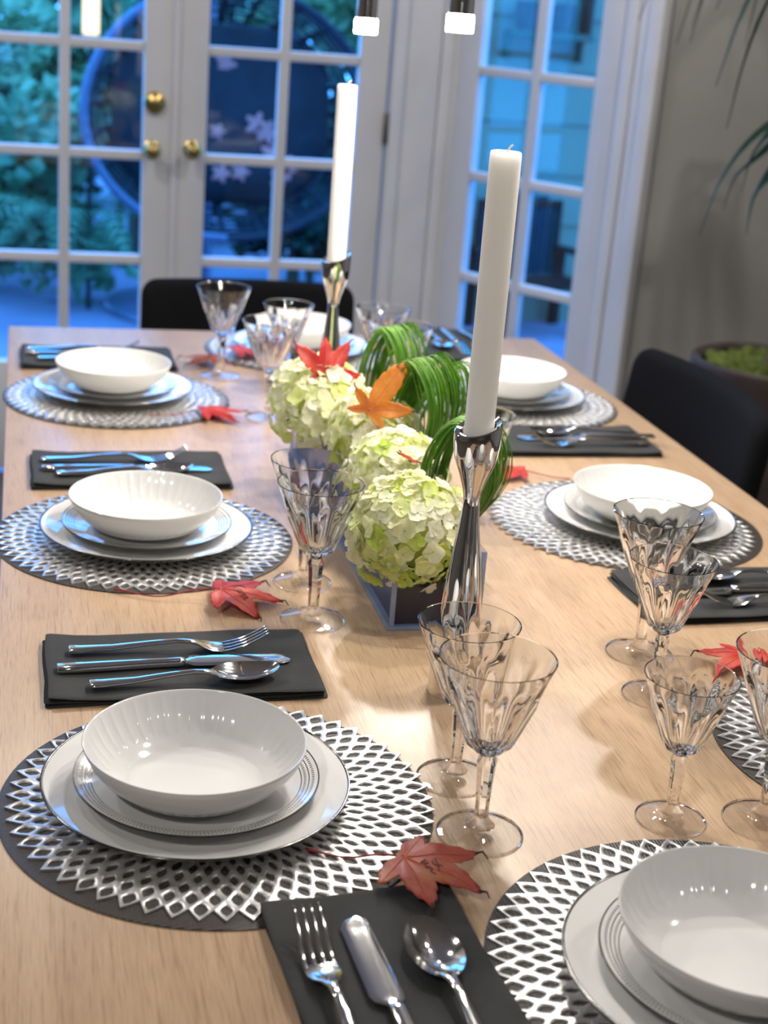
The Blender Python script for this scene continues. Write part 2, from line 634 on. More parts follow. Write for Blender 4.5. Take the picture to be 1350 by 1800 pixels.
tag(prism(poly, -0.05, 0.0).build('floor', M['floor'], smooth=None), kind='structure')
tag(prism(poly, CEIL, CEIL + 0.1).build('ceiling', M['plaster'], smooth=None), kind='structure')
tag(MB().box(X0 - 0.1, X0, Y0 - 0.1, END_L[1] + 0.1, -0.05, CEIL + 0.1).build('wall_left', M['taupe'], smooth=None), kind='structure')
tag(MB().box(X1, X1 + 0.1, Y0 - 0.1, END_L[1] + 0.1, -0.05, CEIL + 0.1).build('wall_right', M['grey'], smooth=None), kind='structure')
tag(MB().box(X0, X1, Y0 - 0.1, Y0, -0.05, CEIL + 0.1).build('wall_front', M['taupe'], smooth=None), kind='structure')
tag(MB().box(END_R[0] + 0.02, X1, END_R[1], END_R[1] + 0.12, -0.05, CEIL + 0.1).build('wall_back_right', M['grey'], smooth=None), kind='structure')
tag(MB().box(X0, END_L[0] - 0.02, END_L[1], END_L[1] + 0.12, -0.05, CEIL + 0.1).build('wall_back_left', M['grey'], smooth=None), kind='structure')
DTOP = 2.03
tag(MB().box(BAY_L[0], BAY_R[0], DOOR_Y, DOOR_Y + 0.12, DTOP + 0.03, CEIL + 0.05).build('wall_back', M['trim'], smooth=None), kind='structure')
# post between french doors and the slanted bay side, with fluted casing boards
for nm, xa, xb, hx in (('trim_1', 1.040, BAY_R[0] + 0.01, 1), ('trim_2', BAY_L[0] - 0.01, -0.198, -1)):
    m = MB().box(xa, xb, DOOR_Y, DOOR_Y + 0.10, 0, DTOP + 0.03)
    m.bbox(xa + 0.004, xa + 0.040, DOOR_Y - 0.022, DOOR_Y + 0.01, 0, DTOP + 0.02, 0.005)
    m.bbox(xa + 0.042, xb - 0.048, DOOR_Y - 0.012, DOOR_Y + 0.01, 0, DTOP + 0.02, 0.004)
    m.bbox(xb - 0.046, xb - 0.012, DOOR_Y - 0.018, DOOR_Y + 0.01, 0, DTOP + 0.02, 0.005)
    tag(m.build(nm, M['trim']), kind='structure')

ROWS = [0.35, 0.648, 0.947, 1.246, 1.545, 1.845]


def door_leaf(name, loc, rz, w, stile, mirror=False):
    """glazed door leaf, origin at its hinge-side foot, width along local x, room side at -y"""
    d = tag(link(name, None, None, loc, (0, 0, rz)), kind='structure')
    th = 0.042
    gx0, gx1 = stile, w - stile
    mid = (gx0 + gx1) / 2
    for a, b in ((0.002, gx0), (gx1, w - 0.002)):
        MB().bbox(a, b, 0, th, 0.008, DTOP, 0.003).build('stile', M['white'], d)
    for a, b in ((0.008, ROWS[0] - 0.012), (ROWS[-1] + 0.012, DTOP)):
        MB().bbox(gx0, gx1, 0.001, th - 0.001, a, b, 0.003).build('rail', M['white'], d)
    MB().bbox(mid - 0.015, mid + 0.015, 0.004, th - 0.004, ROWS[0] - 0.012, ROWS[-1] + 0.012, 0.005).build('muntin', M['white'], d)
    for z in ROWS[1:-1]:
        MB().bbox(gx0, gx1, 0.006, th - 0.006, z - 0.014, z + 0.014, 0.005).build('muntin', M['white'], d)
    for c, (a, b) in enumerate(((gx0, mid - 0.015), (mid + 0.015, gx1))):
        for z0, z1 in zip(ROWS, ROWS[1:]):
            MB().box(a - 0.004, b + 0.004, th / 2 - 0.002, th / 2 + 0.002, z0 + 0.01, z1 - 0.01).build('pane', M['pane'], d, smooth=None)
            # glazing beads
    return d


def knob(parent, x, z, r=0.024):
    m = MB().lathe([(0, 0), (0.024, 0), (0.026, 0.003), (0.022, 0.006), (0.010, 0.010), (0.009, 0.022), (0.018, 0.028), (r, 0.038), (r * 0.96, 0.048), (0.014, 0.056), (0, 0.058)], 24)
    o = m.build('knob', M['brass'], parent, 50)
    o.rotation_euler = (PI / 2, 0, 0)
    o.location = (x, 0, z)
    return o


d1 = door_leaf('door_1', (-0.192, DOOR_Y, 0), 0, 0.612, 0.088)
d2 = door_leaf('door_2', (0.424, DOOR_Y, 0), 0, 0.612, 0.088)
o = knob(d1, 0.357 + 0.192, T + 0.216)
o = knob(d2, 0.473 - 0.424, T + 0.222)
m = MB().lathe([(0, 0), (0.027, 0), (0.030, 0.004), (0.028, 0.012), (0.016, 0.016), (0.013, 0.020), (0, 0.021)], 24)
o = m.build('deadbolt', M['brass'], d1, 50)
o.rotation_euler = (PI / 2, 0, 0)
o.location = (0.363 + 0.192, 0, T + 0.347)
for z in (0.25, T + 0.313, 1.8):
    MB().bbox(0.606, 0.622, -0.012, 0.0, z - 0.045, z + 0.045, 0.003).build('hinge', M['hinge'], d2)
# astragal strip at the meeting of the two leaves
MB().bbox(0.604, 0.624, -0.006, 0.0, 0.01, DTOP, 0.002).build('astragal', M['white'], d1)

# slanted bay sides: frame, casing, leaf
d3 = door_leaf('door_3', (BAY_R[0] + 0.02 * math.cos(PHI), BAY_R[1] - 0.02 * math.sin(PHI), 0), -PHI, 0.56, 0.078)
d4 = door_leaf('door_4', (END_L[0] + 0.12 * math.cos(PHI), END_L[1] + 0.12 * math.sin(PHI), 0), PHI, 0.56, 0.078)
for nm, lc, rz, a0 in (('trim_3', (*BAY_R, 0), -PHI, 0.582), ('trim_4', (*END_L, 0), PHI, 0.0)):
    tr = tag(link(nm, None, None, lc, (0, 0, rz)), kind='structure')
    MB().box(a0, a0 + 0.118, 0.0, 0.10, 0, DTOP + 0.03).build('jamb', M['trim'], tr, None)
    MB().bbox(a0 + 0.004, a0 + 0.040, -0.016, 0.01, 0, DTOP + 0.02, 0.005).build('casing', M['trim'], tr)
    MB().bbox(a0 + 0.044, a0 + 0.074, -0.010, 0.01, 0, DTOP + 0.02, 0.004).build('casing', M['trim'], tr)
    MB().bbox(a0 + 0.078, a0 + 0.124, -0.026, 0.02, 0, DTOP + 0.04, 0.006).build('casing', M['trim'], tr)
    ja = -0.03 if rz < 0 else SIDE - 0.022
    MB().bbox(ja, ja + 0.052, -0.006, 0.10, 0, DTOP + 0.03, 0.003).build('jamb', M['trim'], tr)
    MB().box(0.0, SIDE, 0.0, 0.12, DTOP + 0.03, CEIL + 0.05).build('header', M['trim'], tr, None)
tag(MB().bbox(END_R[0] + 0.03, X1, END_R[1] - 0.016, END_R[1], 0, 0.12, 0.004).build('baseboard_back_right', M['trim']), kind='structure')

# ================================================================== TABLE
TX0, TX1, TY0, TY1 = -0.029, 1.084, 0.665, 3.04
tb = thing('dining_table', 'long pale oak dining table laid for eight', 'table', (0, 0, 0))
MB().bbox(TX0, TX1, TY0, TY1, T - 0.035, T, 0.003).build('table_top', M['wood'], tb)
for a, b, c, d in ((TX0 + 0.06, TX1 - 0.06, TY0 + 0.06, TY0 + 0.085), (TX0 + 0.06, TX1 - 0.06, TY1 - 0.085, TY1 - 0.06),
                   (TX0 + 0.06, TX0 + 0.085, TY0 + 0.085, TY1 - 0.085), (TX1 - 0.085, TX1 - 0.06, TY0 + 0.085, TY1 - 0.085)):
    MB().bbox(a, b, c, d, T - 0.115, T - 0.035, 0.002).build('apron', M['wood'], tb)
for x in (TX0 + 0.05, TX1 - 0.125):
    for y in (TY0 + 0.05, TY1 - 0.125):
        MB().bbox(x, x + 0.075, y, y + 0.075, 0, T - 0.035, 0.004).build('leg', M['wood'], tb)

# ================================================================== TABLEWARE MESHES
def seg_rf(k, r, h, a):
    return r


def dinner_mesh():
    return MB().lathe([(0, 0.002), (0.072, 0.002), (0.074, 0.0), (0.079, 0.0), (0.082, 0.003), (0.105, 0.0075), (0.1335, 0.0160), (0.135, 0.0172),
                       (0.1346, 0.0182), (0.1325, 0.0178), (0.112, 0.0112), (0.098, 0.0078), (0.086, 0.0062), (0.0, 0.0060)], 96).mesh('dinner_plate', M['porcelain'], 60)


def dinner_edge_mesh():
    return MB().lathe([(0.1330, 0.01570), (0.1352, 0.0168), (0.1354, 0.0181), (0.1347, 0.0187), (0.1328, 0.01815), (0.1326, 0.0176)], 96).mesh('rim_line', M['platinum'], 70)


def salad_mesh():
    return MB().lathe([(0, 0.0015), (0.050, 0.0015), (0.052, 0.0), (0.056, 0.0), (0.059, 0.0025), (0.080, 0.0065), (0.106, 0.0150), (0.1078, 0.0162),
                       (0.1074, 0.0174), (0.1052, 0.0168), (0.090, 0.0118), (0.078, 0.0085), (0.066, 0.0058), (0.0, 0.0055)], 128).mesh('salad_plate', M['band'], 60)


def bowl_mesh():
    inner = [(0.0950, 0.0450), (0.0935, 0.0415), (0.0895, 0.0330), (0.0835, 0.0235), (0.0765, 0.0155), (0.0705, 0.0100), (0.0660, 0.0070)]
    prof = [(0, 0.001), (0.042, 0.001), (0.044, 0.0), (0.048, 0.0), (0.051, 0.002), (0.062, 0.0062), (0.074, 0.0130), (0.084, 0.0215), (0.0915, 0.0315), (0.0960, 0.0410),
            (0.0972, 0.0452), (0.0966, 0.0462), (0.0957, 0.0460)] + inner + [(0.062, 0.0056), (0.055, 0.0050), (0.0, 0.0048)]
    n0 = 13
    amp = [0.0, 0.35, 1.0, 1.0, 0.9, 0.6, 0.0]
    NR = 42

    def rf(k, r, h, a):
        if n0 <= k < n0 + len(inner):
            return r + 0.0011 * amp[k - n0] * (abs(math.sin(NR * a / 2)) ** 0.6 - 0.5)
        return r
    return MB().lathe(prof, NR * 8, rf).mesh('soup_bowl', M['bowl'], 60)


def lattice_mesh():
    """openwork mat: spiralling rows of rounded diamond holes with a toothed edge"""
    rnd = random.Random(3)
    N, pitch, R = 56, 0.0141, 0.188
    mb = MB()
    nrow = 7
    zt = 0.0019

    def P(r, a, z):
        return (r * math.cos(a), r * math.sin(a), z)
    da = 2 * PI / N
    for k in range(nrow):
        ro = R - k * pitch                # outer tip of this row
        rm, ri = ro - pitch, ro - 2 * pitch
        off = 0.5 * (k % 2)
        for i in range(N):
            a = (i + off) * da
            c = [(ro, a), ((ro + rm) / 2, a + da / 4), (rm, a + da / 2), ((rm + ri) / 2, a + da / 4), (ri, a), ((rm + ri) / 2, a - da / 4), (rm, a - da / 2), ((ro + rm) / 2, a - da / 4)]
            jr, ja = rnd.uniform(-0.0007, 0.0007), rnd.uniform(-0.05, 0.05) * da
            s1 = rnd.uniform(0.57, 0.67)
            vs = []
            for sc, z in ((1.0, zt), (s1 + 0.07, zt), (s1, zt * 0.72), (s1 - 0.015, 0.0)):
                for q, (r_, a_) in enumerate(c):
                    f = sc
                    if sc < 1:
                        f = sc * (1.10 if q % 2 else (0.93 if q in (0, 4) else 0.90))
                    rr = rm + (r_ - rm) * f + (jr if sc < 1 else 0)
                    aa = a + (a_ - a) * f + (ja if sc < 1 else 0)
                    vs.append(P(rr, aa, z))
            fs = []
            for L in range(3):
                for q in range(8):
                    w = (q + 1) % 8
                    fs.append((L * 8 + q, L * 8 + w, (L + 1) * 8 + w, (L + 1) * 8 + q))
            if k == 0:                    # outer toothed wall
                b = len(vs)
                for q in (6, 7, 0, 1, 2):
                    vs.append(P(c[q][0], c[q][1], 0.0))
                seqq = (6, 7, 0, 1, 2)
                for u in range(4):
                    fs.append((seqq[u], seqq[u + 1], b + u + 1, b + u))
            mb.add(vs, fs)
    # plain centre under the plates
    rin = R - (nrow + 1) * pitch
    mb.lathe([(0, 0.0), (rin + 0.012, 0.0), (rin + 0.012, zt * 0.9), (0, zt * 0.9)], 56)
    return mb.mesh('lattice', M['silver'], 50)


def woven_mesh():
    return MB().lathe([(0, 0), (0.1885, 0), (0.190, 0.0008), (0.190, 0.0014), (0.1885, 0.0019), (0, 0.0019)], 128).mesh('woven_mat', M['woven'], 40)


def napkin_mesh():
    mb = MB()
    L, Wd = 0.156, 0.283
    rnd = random.Random(5)
    layers = 4
    th = 0.0024
    for k in range(layers):
        w, h = L - 0.002 * (k % 3) - rnd.uniform(0, 0.002), Wd - 0.0025 * k
        ox, oy = rnd.uniform(-0.001, 0.001), -0.001 * (k % 2)
        out = rrect(w, h, 0.004, 3)

        def fn(u, v, q, k=k, ox=ox, oy=oy):
            z = th * (k + 0.5) + q
            z += 0.0007 * math.sin(u * 37 + v * 21 + k) + 0.0005 * math.sin(v * 55 - k)
            s = k / layers
            z += s * 0.0022 * math.exp(-((abs(v) - Wd / 2) / 0.02) ** 2)
            return (u + ox + 0.0012 * math.sin(v * 30 + k), v + oy + 0.0012 * math.sin(u * 40 + 2 * k), max(0.0, z))
        mb.pillow(out, th * 1.02, 0.05, fn, rings=(0.0, 0.3, 0.55, 0.75, 0.88, 0.95, 0.985, 1.0))
    return mb.mesh('napkin', M['napkin'], 60)


def fork_mesh():
    mb = MB()
    st = [(0.000, 0, 0.0050, 0.0070, 0.0012), (0.0015, 0, 0.0050, 0.0088, 0.0020), (0.012, 0, 0.0046, 0.0085, 0.0021), (0.045, 0, 0.0058, 0.0062, 0.0020), (0.085, 0, 0.0100, 0.0046, 0.0019),
          (0.112, 0, 0.0118, 0.0036, 0.0019), (0.126, 0, 0.0108, 0.0038, 0.0018), (0.134, 0, 0.0088, 0.0062, 0.0015), (0.141, 0, 0.0064, 0.0110, 0.0012), (0.148, 0, 0.0044, 0.0130, 0.0011), (0.158, 0, 0.0030, 0.0131, 0.0011), (0.1615, 0, 0.0029, 0.0130, 0.0010)]
    mb.loft(st, 14, 3.2)
    for y in (-0.0110, -0.0037, 0.0037, 0.0110):
        ts = []
        for q in range(9):
            u = q / 8
            x = 0.158 + 0.050 * u
            z = 0.0030 + 0.0195 * u ** 1.7
            ts.append((x, y * (1 - 0.12 * u), z, 0.0021 * (1 - 0.5 * u ** 2), 0.0010 * (1 - 0.35 * u)))
        ts.append((0.2085, y * 0.88, 0.0230, 0.0005, 0.0003))
        mb.loft(ts, 8, 2.6)
    return mb.mesh('fork', M['steel'], 50)


def spoon_mesh():
    mb = MB()
    st = [(0.000, 0, 0.0050, 0.0070, 0.0012), (0.0015, 0, 0.0050, 0.0088, 0.0020), (0.012, 0, 0.0046, 0.0084, 0.0021), (0.045, 0, 0.0058, 0.0060, 0.0020), (0.080, 0, 0.0098, 0.0044, 0.0019),
          (0.104, 0, 0.0116, 0.0036, 0.0019), (0.116, 0, 0.0108, 0.0040, 0.0018), (0.123, 0, 0.0094, 0.0058, 0.0013), (0.128, 0, 0.0084, 0.0080, 0.0008)]
    mb.loft(st, 14, 3.2)
    n = 40
    L0, L1 = 0.121, 0.193
    ctr, half = (L0 + L1) / 2, (L1 - L0) / 2
    rings = (0.0, 0.2, 0.4, 0.6, 0.78, 0.9, 1.0)
    vs, rows = [], []
    for side in (0, 1):
        for s in (rings if side == 0 else reversed(rings)):
            row = []
            for i in range(n if s > 0 else 1):
                a = 2 * PI * i / n
                x = ctr + half * s * math.cos(a)
                w = 0.0215 * (1 - 0.10 * math.cos(a)) if True else 0
                y = w * s * math.sin(a) * (1 - 0.10 * (math.cos(a) < 0) * (-math.cos(a)))
                rimz = 0.0098 + 0.0035 * max(0.0, (x - ctr) / half) ** 2
                z = rimz * s ** 2 + 0.0012 * (1 - s ** 2) - (0.0011 if side else 0.0) * (1.0 if s < 1 else 0.6)
                row.append(len(vs))
                vs.append((x, y, max(z, 0.0)))
            rows.append(row)
    fs = []
    for A, B in zip(rows, rows[1:]):
        for i in range(n):
            j = (i + 1) % n
            if len(A) == 1 and len(B) == 1:
                continue
            if len(A) == 1:
                fs.append((A[0], B[i], B[j]))
            elif len(B) == 1:
                fs.append((A[i], B[0], A[j]))
            else:
                fs.append((A[i], B[i], B[j], A[j]))
    mb.add(vs, fs)
    return mb.mesh('spoon', M['steel'], 60)


def knife_meshes():
    h = MB()
    h.loft([(0.000, 0, 0.0046, 0.0070, 0.0026), (0.0015, 0, 0.0046, 0.0086, 0.0036), (0.03, 0, 0.0046, 0.0078, 0.0040), (0.09, 0, 0.0048, 0.0064, 0.0042), (0.124, 0, 0.0050, 0.0062, 0.0042), (0.1295, 0, 0.0050, 0.0056, 0.0036), (0.131, 0, 0.0050, 0.0040, 0.0022)], 14, 3.5)
    b = MB()
    bl = [(0.129, 0.0, 0.0048, 0.0040, 0.0016), (0.132, 0.0012, 0.0046, 0.0060, 0.0012), (0.137, 0.0022, 0.0042, 0.0112, 0.0010)]
    for q in range(10):
        u = q / 9
        bl.append((0.143 + 0.080 * u, 0.0026 - 0.001 * u, 0.0040 - 0.0020 * u, 0.0128 - 0.0008 * u, 0.0009))
    for q in range(1, 7):
        u = q / 6
        w = 0.0119 * math.sqrt(max(0.0, 1 - u ** 2.2)) + 0.0006
        bl.append((0.223 + 0.019 * u, 0.0016 - 0.0042 * u ** 2, 0.0020, w, 0.0008 * (1 - 0.4 * u)))
    b.loft(bl, 14, 2.4)
    return h.mesh('knife_handle', M['steel'], 50), b.mesh('knife_blade', M['steel'], 50)


def goblet_mesh():
    """cut crystal goblet, one solid piece: disc foot, faceted stem, flared fluted bowl"""
    outer = [(0.0, 0.0010), (0.030, 0.0004), (0.0355, 0.0), (0.0372, 0.0007), (0.0375, 0.0017), (0.0365, 0.0026), (0.0300, 0.0042), (0.0200, 0.0066), (0.0125, 0.0094), (0.0085, 0.0130), (0.0064, 0.0180),
             (0.0058, 0.0230), (0.0066, 0.0450), (0.0078, 0.0640), (0.0088, 0.0705), (0.0074, 0.0750), (0.0068, 0.0770), (0.0085, 0.0790),
             (0.0145, 0.0830), (0.0180, 0.0865), (0.0205, 0.0920), (0.0240, 0.1010), (0.0290, 0.1140), (0.0345, 0.1280), (0.0392, 0.1400), (0.0420, 0.1470), (0.0450, 0.1550), (0.0486, 0.1645), (0.0490, 0.1660)]
    innr = [(0.0484, 0.1664), (0.0477, 0.1658), (0.0440, 0.1550), (0.0408, 0.1470), (0.0378, 0.1400), (0.0322, 0.1280), (0.0262, 0.1140), (0.0205, 0.1010), (0.0165, 0.0935), (0.0120, 0.0895), (0.0060, 0.0878), (0.0, 0.0874)]
    prof = outer + innr
    no = len(outer)

    def rf(k, r, h, a):
        if k >= no:
            return r
        if 0.016 < h < 0.0765:              # hexagonal stem
            n = 6
            t = (a % (2 * PI / n)) - PI / n
            f = min(1, (h - 0.016) / 0.006, (0.0765 - h) / 0.004)
            return r * (1 + f * (1.06 * math.cos(PI / n) / math.cos(t) - 1))
        if 0.0785 < h < 0.152:              # cut flutes fading out below the rim
            n = 10
            t = (a % (2 * PI / n)) - PI / n
            q = abs(t) / (PI / n)
            edge = 0.152 - 0.016 * q * q
            f = max(0.0, min(1.0, (edge - h) / 0.007))
            return r * (1 + f * (0.10 * q ** 1.8 - 0.028))
        return r
    me = MB().lathe(prof, 120, rf).mesh('goblet', M['crystal'], 24)
    me.materials.append(M['thin'])          # the thin disc of the foot
    for p in me.polygons:
        zc = p.center.z
        if zc < 0.0090 and math.hypot(p.center.x, p.center.y) < 0.0335:
            p.material_index = 1
    return me


ME = dict(dinner=dinner_mesh(), edge=dinner_edge_mesh(), salad=salad_mesh(), bowl=bowl_mesh(), lattice=lattice_mesh(), woven=woven_mesh(),
          napkin=napkin_mesh(), fork=fork_mesh(), spoon=spoon_mesh(), goblet=goblet_mesh())
ME['kh'], ME['kb'] = knife_meshes()

# ================================================================== PLACE SETTINGS
# key: centre, direction the diner faces (degrees), mat shift, words
SET = [
    ('FL', (0.147, 1.164), 0, (0.018, -0.011), 'at the nearest place on the left side'),
    ('ML', (0.153, 1.819), 0, (-0.002, 0.002), 'at the middle place on the left side'),
    ('BL', (0.149, 2.516), 0, (0.006, -0.016), 'at the farthest place on the left side'),
    ('R1', (0.866, 1.190), 180, (-0.004, 0.0), 'at the right picture edge'),
    ('MR', (0.847, 1.858), 180, (-0.016, 0.004), 'at the middle place on the right side'),
    ('BR', (0.863, 2.517), 180, (0.004, -0.006), 'at the farthest place on the right side'),
    ('FR', (0.520, 0.851), 90, (0.002, 0.012), 'in the bottom right corner'),
    ('FE', (0.536, 2.868), 270, (0.0, 0.0), 'at the far head of the table'),
]
zm = 0.0019
zl = zm + 0.0019
rnd = random.Random(11)
for key, (x, y), ang, (mx, my), words in SET:
    rz = math.radians(ang)
    tag(link('round_placemat', ME['woven'], None, (x + mx, y + my, T), (0, 0, rz + PI / 2)), 'round black woven placemat ' + words, 'placemat', 'black woven placemats')
    sx, sy = {'MR': (-0.010, -0.002), 'FL': (0.005, 0.006), 'FR': (0.0, 0.0)}.get(key, (0.0, 0.0))
    tag(link('lattice_placemat', ME['lattice'], None, (x + mx + sx, y + my + sy, T + zm), (0, 0, rz + rnd.uniform(0, 1))), 'silver openwork placemat with toothed edge ' + words, 'placemat', 'silver openwork placemats')
    dp = thing('dinner_plate', 'white dinner plate with thin dark rim line ' + words, 'plate', (x, y, T + zl), rz, 'white dinner plates')
    link('plate_body', ME['dinner'], dp)
    link('rim_line', ME['edge'], dp)
    tag(link('salad_plate', ME['salad'], None, (x, y, T + zl + 0.0060), (0, 0, rz + rnd.uniform(0, 6))), 'white salad plate with beaded platinum rim ' + words, 'plate', 'banded salad plates')
    bx = {'FL': (-0.003, -0.004), 'ML': (-0.002, -0.002), 'MR': (-0.004, -0.008)}.get(key, (0, 0))
    tag(link('soup_bowl', ME['bowl'], None, (x + bx[0], y + bx[1], T + zl + 0.0115), (0, 0, rz + rnd.uniform(0, 6))), 'white ribbed soup bowl stacked on plates ' + words, 'bowl', 'white ribbed soup bowls')

# napkins: centre, rotation (degrees, local +y = towards the middle of the table), then cutlery as (x along length, y across, turn)
NAP = {
    'FL': ((0.160, 1.425), -90, 'beyond the nearest plates on the left side', ((0.046, 0.027, 0.0), (0.033, -0.018, 0.06), (0.064, -0.056, 0.07))),
    'ML': ((0.150, 2.090), -90, 'beyond the middle plates on the left side', ((0.036, 0.020, 0.02), (0.036, -0.022, 0.02), (0.056, -0.044, 0.06))),
    'BL': ((0.135, 2.765), -90, 'behind the farthest plates on the left side', ((0.030, 0.025, 0.0), (0.030, -0.01, 0.0), (0.050, -0.045, 0.0))),
    'MR': ((0.868, 1.590), 92, 'before the middle plates on the right side', ((0.030, 0.052, -0.05), (0.040, 0.010, -0.02), (0.020, -0.035, 0.0))),
    'BR': ((0.880, 2.252), 90, 'before the farthest plates on the right side', ((0.034, 0.040, 0.04), (0.010, 0.005, 0.0), (0.034, -0.030, 0.10))),
    'FR': ((0.263, 0.855), 4, 'in the foreground beside the near end plates', ((0.046, 0.052, 0.0), (0.020, 0.012, 0.0), (0.046, -0.034, 0.0))),
    'FE': ((0.868, 2.930), 178, 'at the right of the far head plates', ((0.040, 0.045, 0.0), (0.030, 0.005, 0.0), (0.050, -0.035, 0.0))),
}
for key, ((x, y), ang, words, (fk, kn, sp)) in NAP.items():
    a = math.radians(ang)
    tag(link('folded_napkin', ME['napkin'], None, (x, y, T), (0, 0, a)), 'folded charcoal cloth napkin ' + words, 'napkin', 'charcoal napkins')
    zt = T + 0.0100
    R = Matrix.Rotation(a, 4, 'Z')

    def at(u, v):                      # u along the napkin from the diner's end, v to the left
        p = R @ Vector((-v, u - 0.1415, 0))
        return (x + p.x, y + p.y, zt)
    ra = a + PI / 2
    wf = words
    tag(link('dinner_fork', ME['fork'], None, at(fk[0] - 0.02, fk[1]), (0, 0, ra + fk[2])), 'polished steel fork on the napkin ' + wf, 'fork', 'steel forks')
    kt = thing('dinner_knife', 'polished steel knife on the napkin ' + wf, 'knife', at(kn[0] - 0.02, kn[1]), ra + kn[2], 'steel knives')
    link('handle', ME['kh'], kt)
    link('blade', ME['kb'], kt)
    tag(link('soup_spoon', ME['spoon'], None, at(sp[0] - 0.02, sp[1]), (0, 0, ra + sp[2])), 'polished steel spoon on the napkin ' + wf, 'spoon', 'steel spoons')

# ================================================================== GOBLETS
GOB = [
    ((0.384, 1.080), 1.02, 'cut crystal goblet in front, right of the nearest left plates'),
    ((0.388, 1.177), 0.955, 'cut crystal goblet just behind the frontmost goblet, before the chrome candlestick'),
    ((0.321, 1.548), 1.00, 'cut crystal goblet beside the red leaf, in front of the hydrangeas'),
    ((0.329, 1.661), 0.95, 'cut crystal goblet behind the one beside the red leaf'),
    ((0.566, 1.086), 0.86, 'small cut crystal goblet standing above the bottom right bowl'),
    ((0.652, 1.073), 1.02, 'cut crystal goblet cut off by the right picture edge'),
    ((0.652, 1.330), 0.94, 'cut crystal goblet before the middle right napkin, nearer of two'),
    ((0.677, 1.435), 1.02, 'cut crystal goblet overlapping the middle right plates, farther of two'),
    ((0.396, 2.387), 1.00, 'cut crystal goblet left of the hydrangeas near the red leaf and stem'),
    ((0.351, 2.660), 1.00, 'cut crystal goblet standing between the rust leaf and crimson leaf'),
    ((0.458, 2.590), 0.92, 'cut crystal goblet left of the far candlestick before the black chair'),
    ((0.613, 2.515), 1.00, 'cut crystal goblet right of the far candlestick behind the grass loop'),
    ((0.640, 2.440), 0.92, 'cut crystal goblet lowest behind the grass loops near the dark far napkin'),
    ((0.617, 1.898), 0.90, 'cut crystal goblet hidden behind the near candle and grass'),
]
for k, ((x, y), sc, lab) in enumerate(GOB):
    o = tag(link('crystal_goblet', ME['goblet'], None, (x, y, T), (0, 0, 0.37 * k), sc), lab, 'goblet', 'cut crystal goblets')

# ================================================================== CANDLESTICKS AND CANDLES
def candlestick_mesh():
    prof = [(0, 0.0), (0.0270, 0.0), (0.0275, 0.0015), (0.0270, 0.006), (0.0255, 0.03), (0.0230, 0.07), (0.0195, 0.11), (0.0150, 0.15), (0.0112, 0.18), (0.0092, 0.200), (0.0086, 0.212), (0.0100, 0.222),
            (0.0145, 0.236), (0.0185, 0.252), (0.0207, 0.266), (0.0215, 0.278), (0.0215, 0.288), (0.0205, 0.289), (0.0175, 0.287), (0.0165, 0.281), (0.0160, 0.262), (0, 0.262)]
    prof = [(r * (1.10 if 0.23 < z and z < 0.2895 and r > 0.0176 else 1.0), z) for r, z in prof]
    fine = smooth_path([(r, 0, z) for r, z in prof[2:17]], 90)
    prof = prof[:2] + [(p.x, p.z) for p in fine] + prof[17:]
    m = MB().lathe(prof, 64)
    vs = []
    for (x, y, z) in m.v:                     # cup mouth cut on a slant, low at the left
        if z > 0.270:
            z += (z - 0.270) / 0.018 * (0.0065 * x / 0.0215 + 0.002 * y / 0.0215)
        vs.append((x, y, z))
    m.v = vs
    return m.mesh('candlestick', M['chrome'], 40)


def candle_mesh(h):
    n = 48
    prof = [(0, 0), (0.0140, 0), (0.0146, 0.002), (0.0148, 0.05), (0.0150, h * 0.5), (0.0150, h - 0.006), (0.0146, h - 0.001), (0.0135, h), (0.0095, h - 0.0022), (0.004, h - 0.004), (0, h - 0.004)]

    def rf(k, r, hh, a):
        return r * (1 + 0.008 * math.sin(3 * a + 20 * hh) + (0.012 * math.sin(5 * a + 1) if hh > h - 0.01 else 0))
    return MB().lathe(prof, n, rf)


cs = candlestick_mesh()
for (x, y), h, w1, w2 in (((0.436, 1.357), 0.283, 'polished chrome candlestick with flared cup in front of the flowers', 'tall ivory candle in the near chrome candlestick'),
                          ((0.478, 2.300), 0.281, 'polished chrome candlestick with flared cup behind the flowers', 'tall ivory candle in the far chrome candlestick')):
    tag(link('candlestick', cs, None, (x, y, T), (0, 0, 0.0)), w1, 'candlestick', 'chrome candlesticks')
    c = thing('taper_candle', w2, 'candle', (x + 0.0005, y, T + 0.262), 0, 'ivory candles')
    candle_mesh(0.292 if y < 2 else 0.288).build('wax_body', M['wax'], c, 50)
    hh = 0.288 if y < 2 else 0.284
    MB().tube([(0, 0, hh - 0.002), (0.0005, 0, hh + 0.003), (0.003, 0, hh + 0.008), (0.006, 0.001, hh + 0.010)], [0.0011, 0.0011, 0.001, 0.0009], 8).build('wick', M['wick'], c)

# ================================================================== CENTREPIECE
BX0, BX1, BY0, BY1, BH = 0.403, 0.512, 1.515, 2.200, 0.094
pl = thing('acrylic_planter', 'long low navy planter box with clear acrylic sides holding hydrangeas', 'planter', ((BX0 + BX1) / 2, (BY0 + BY1) / 2, T))
hw, hl = (BX1 - BX0) / 2, (BY1 - BY0) / 2
t5 = 0.0055
MB().bbox(-hw - 0.003, hw + 0.003, -hl - 0.003, hl + 0.003, 0, 0.004, 0.0008).build('base_plate', M['acryl_edge'], pl)
for a, b, c, d in ((-hw, -hw + t5, -hl, hl), (hw - t5, hw, -hl, hl), (-hw + t5, hw - t5, -hl, -hl + t5), (-hw + t5, hw - t5, hl - t5, hl)):
    MB().bbox(a, b, c, d, 0.0042, BH, 0.0006).build('side_panel', M['acrylic'], pl)
i5 = t5 + 0.0008
lin = MB()
lin.box(-hw + i5, hw - i5, -hl + i5, hl - i5, 0.0045, 0.0085)
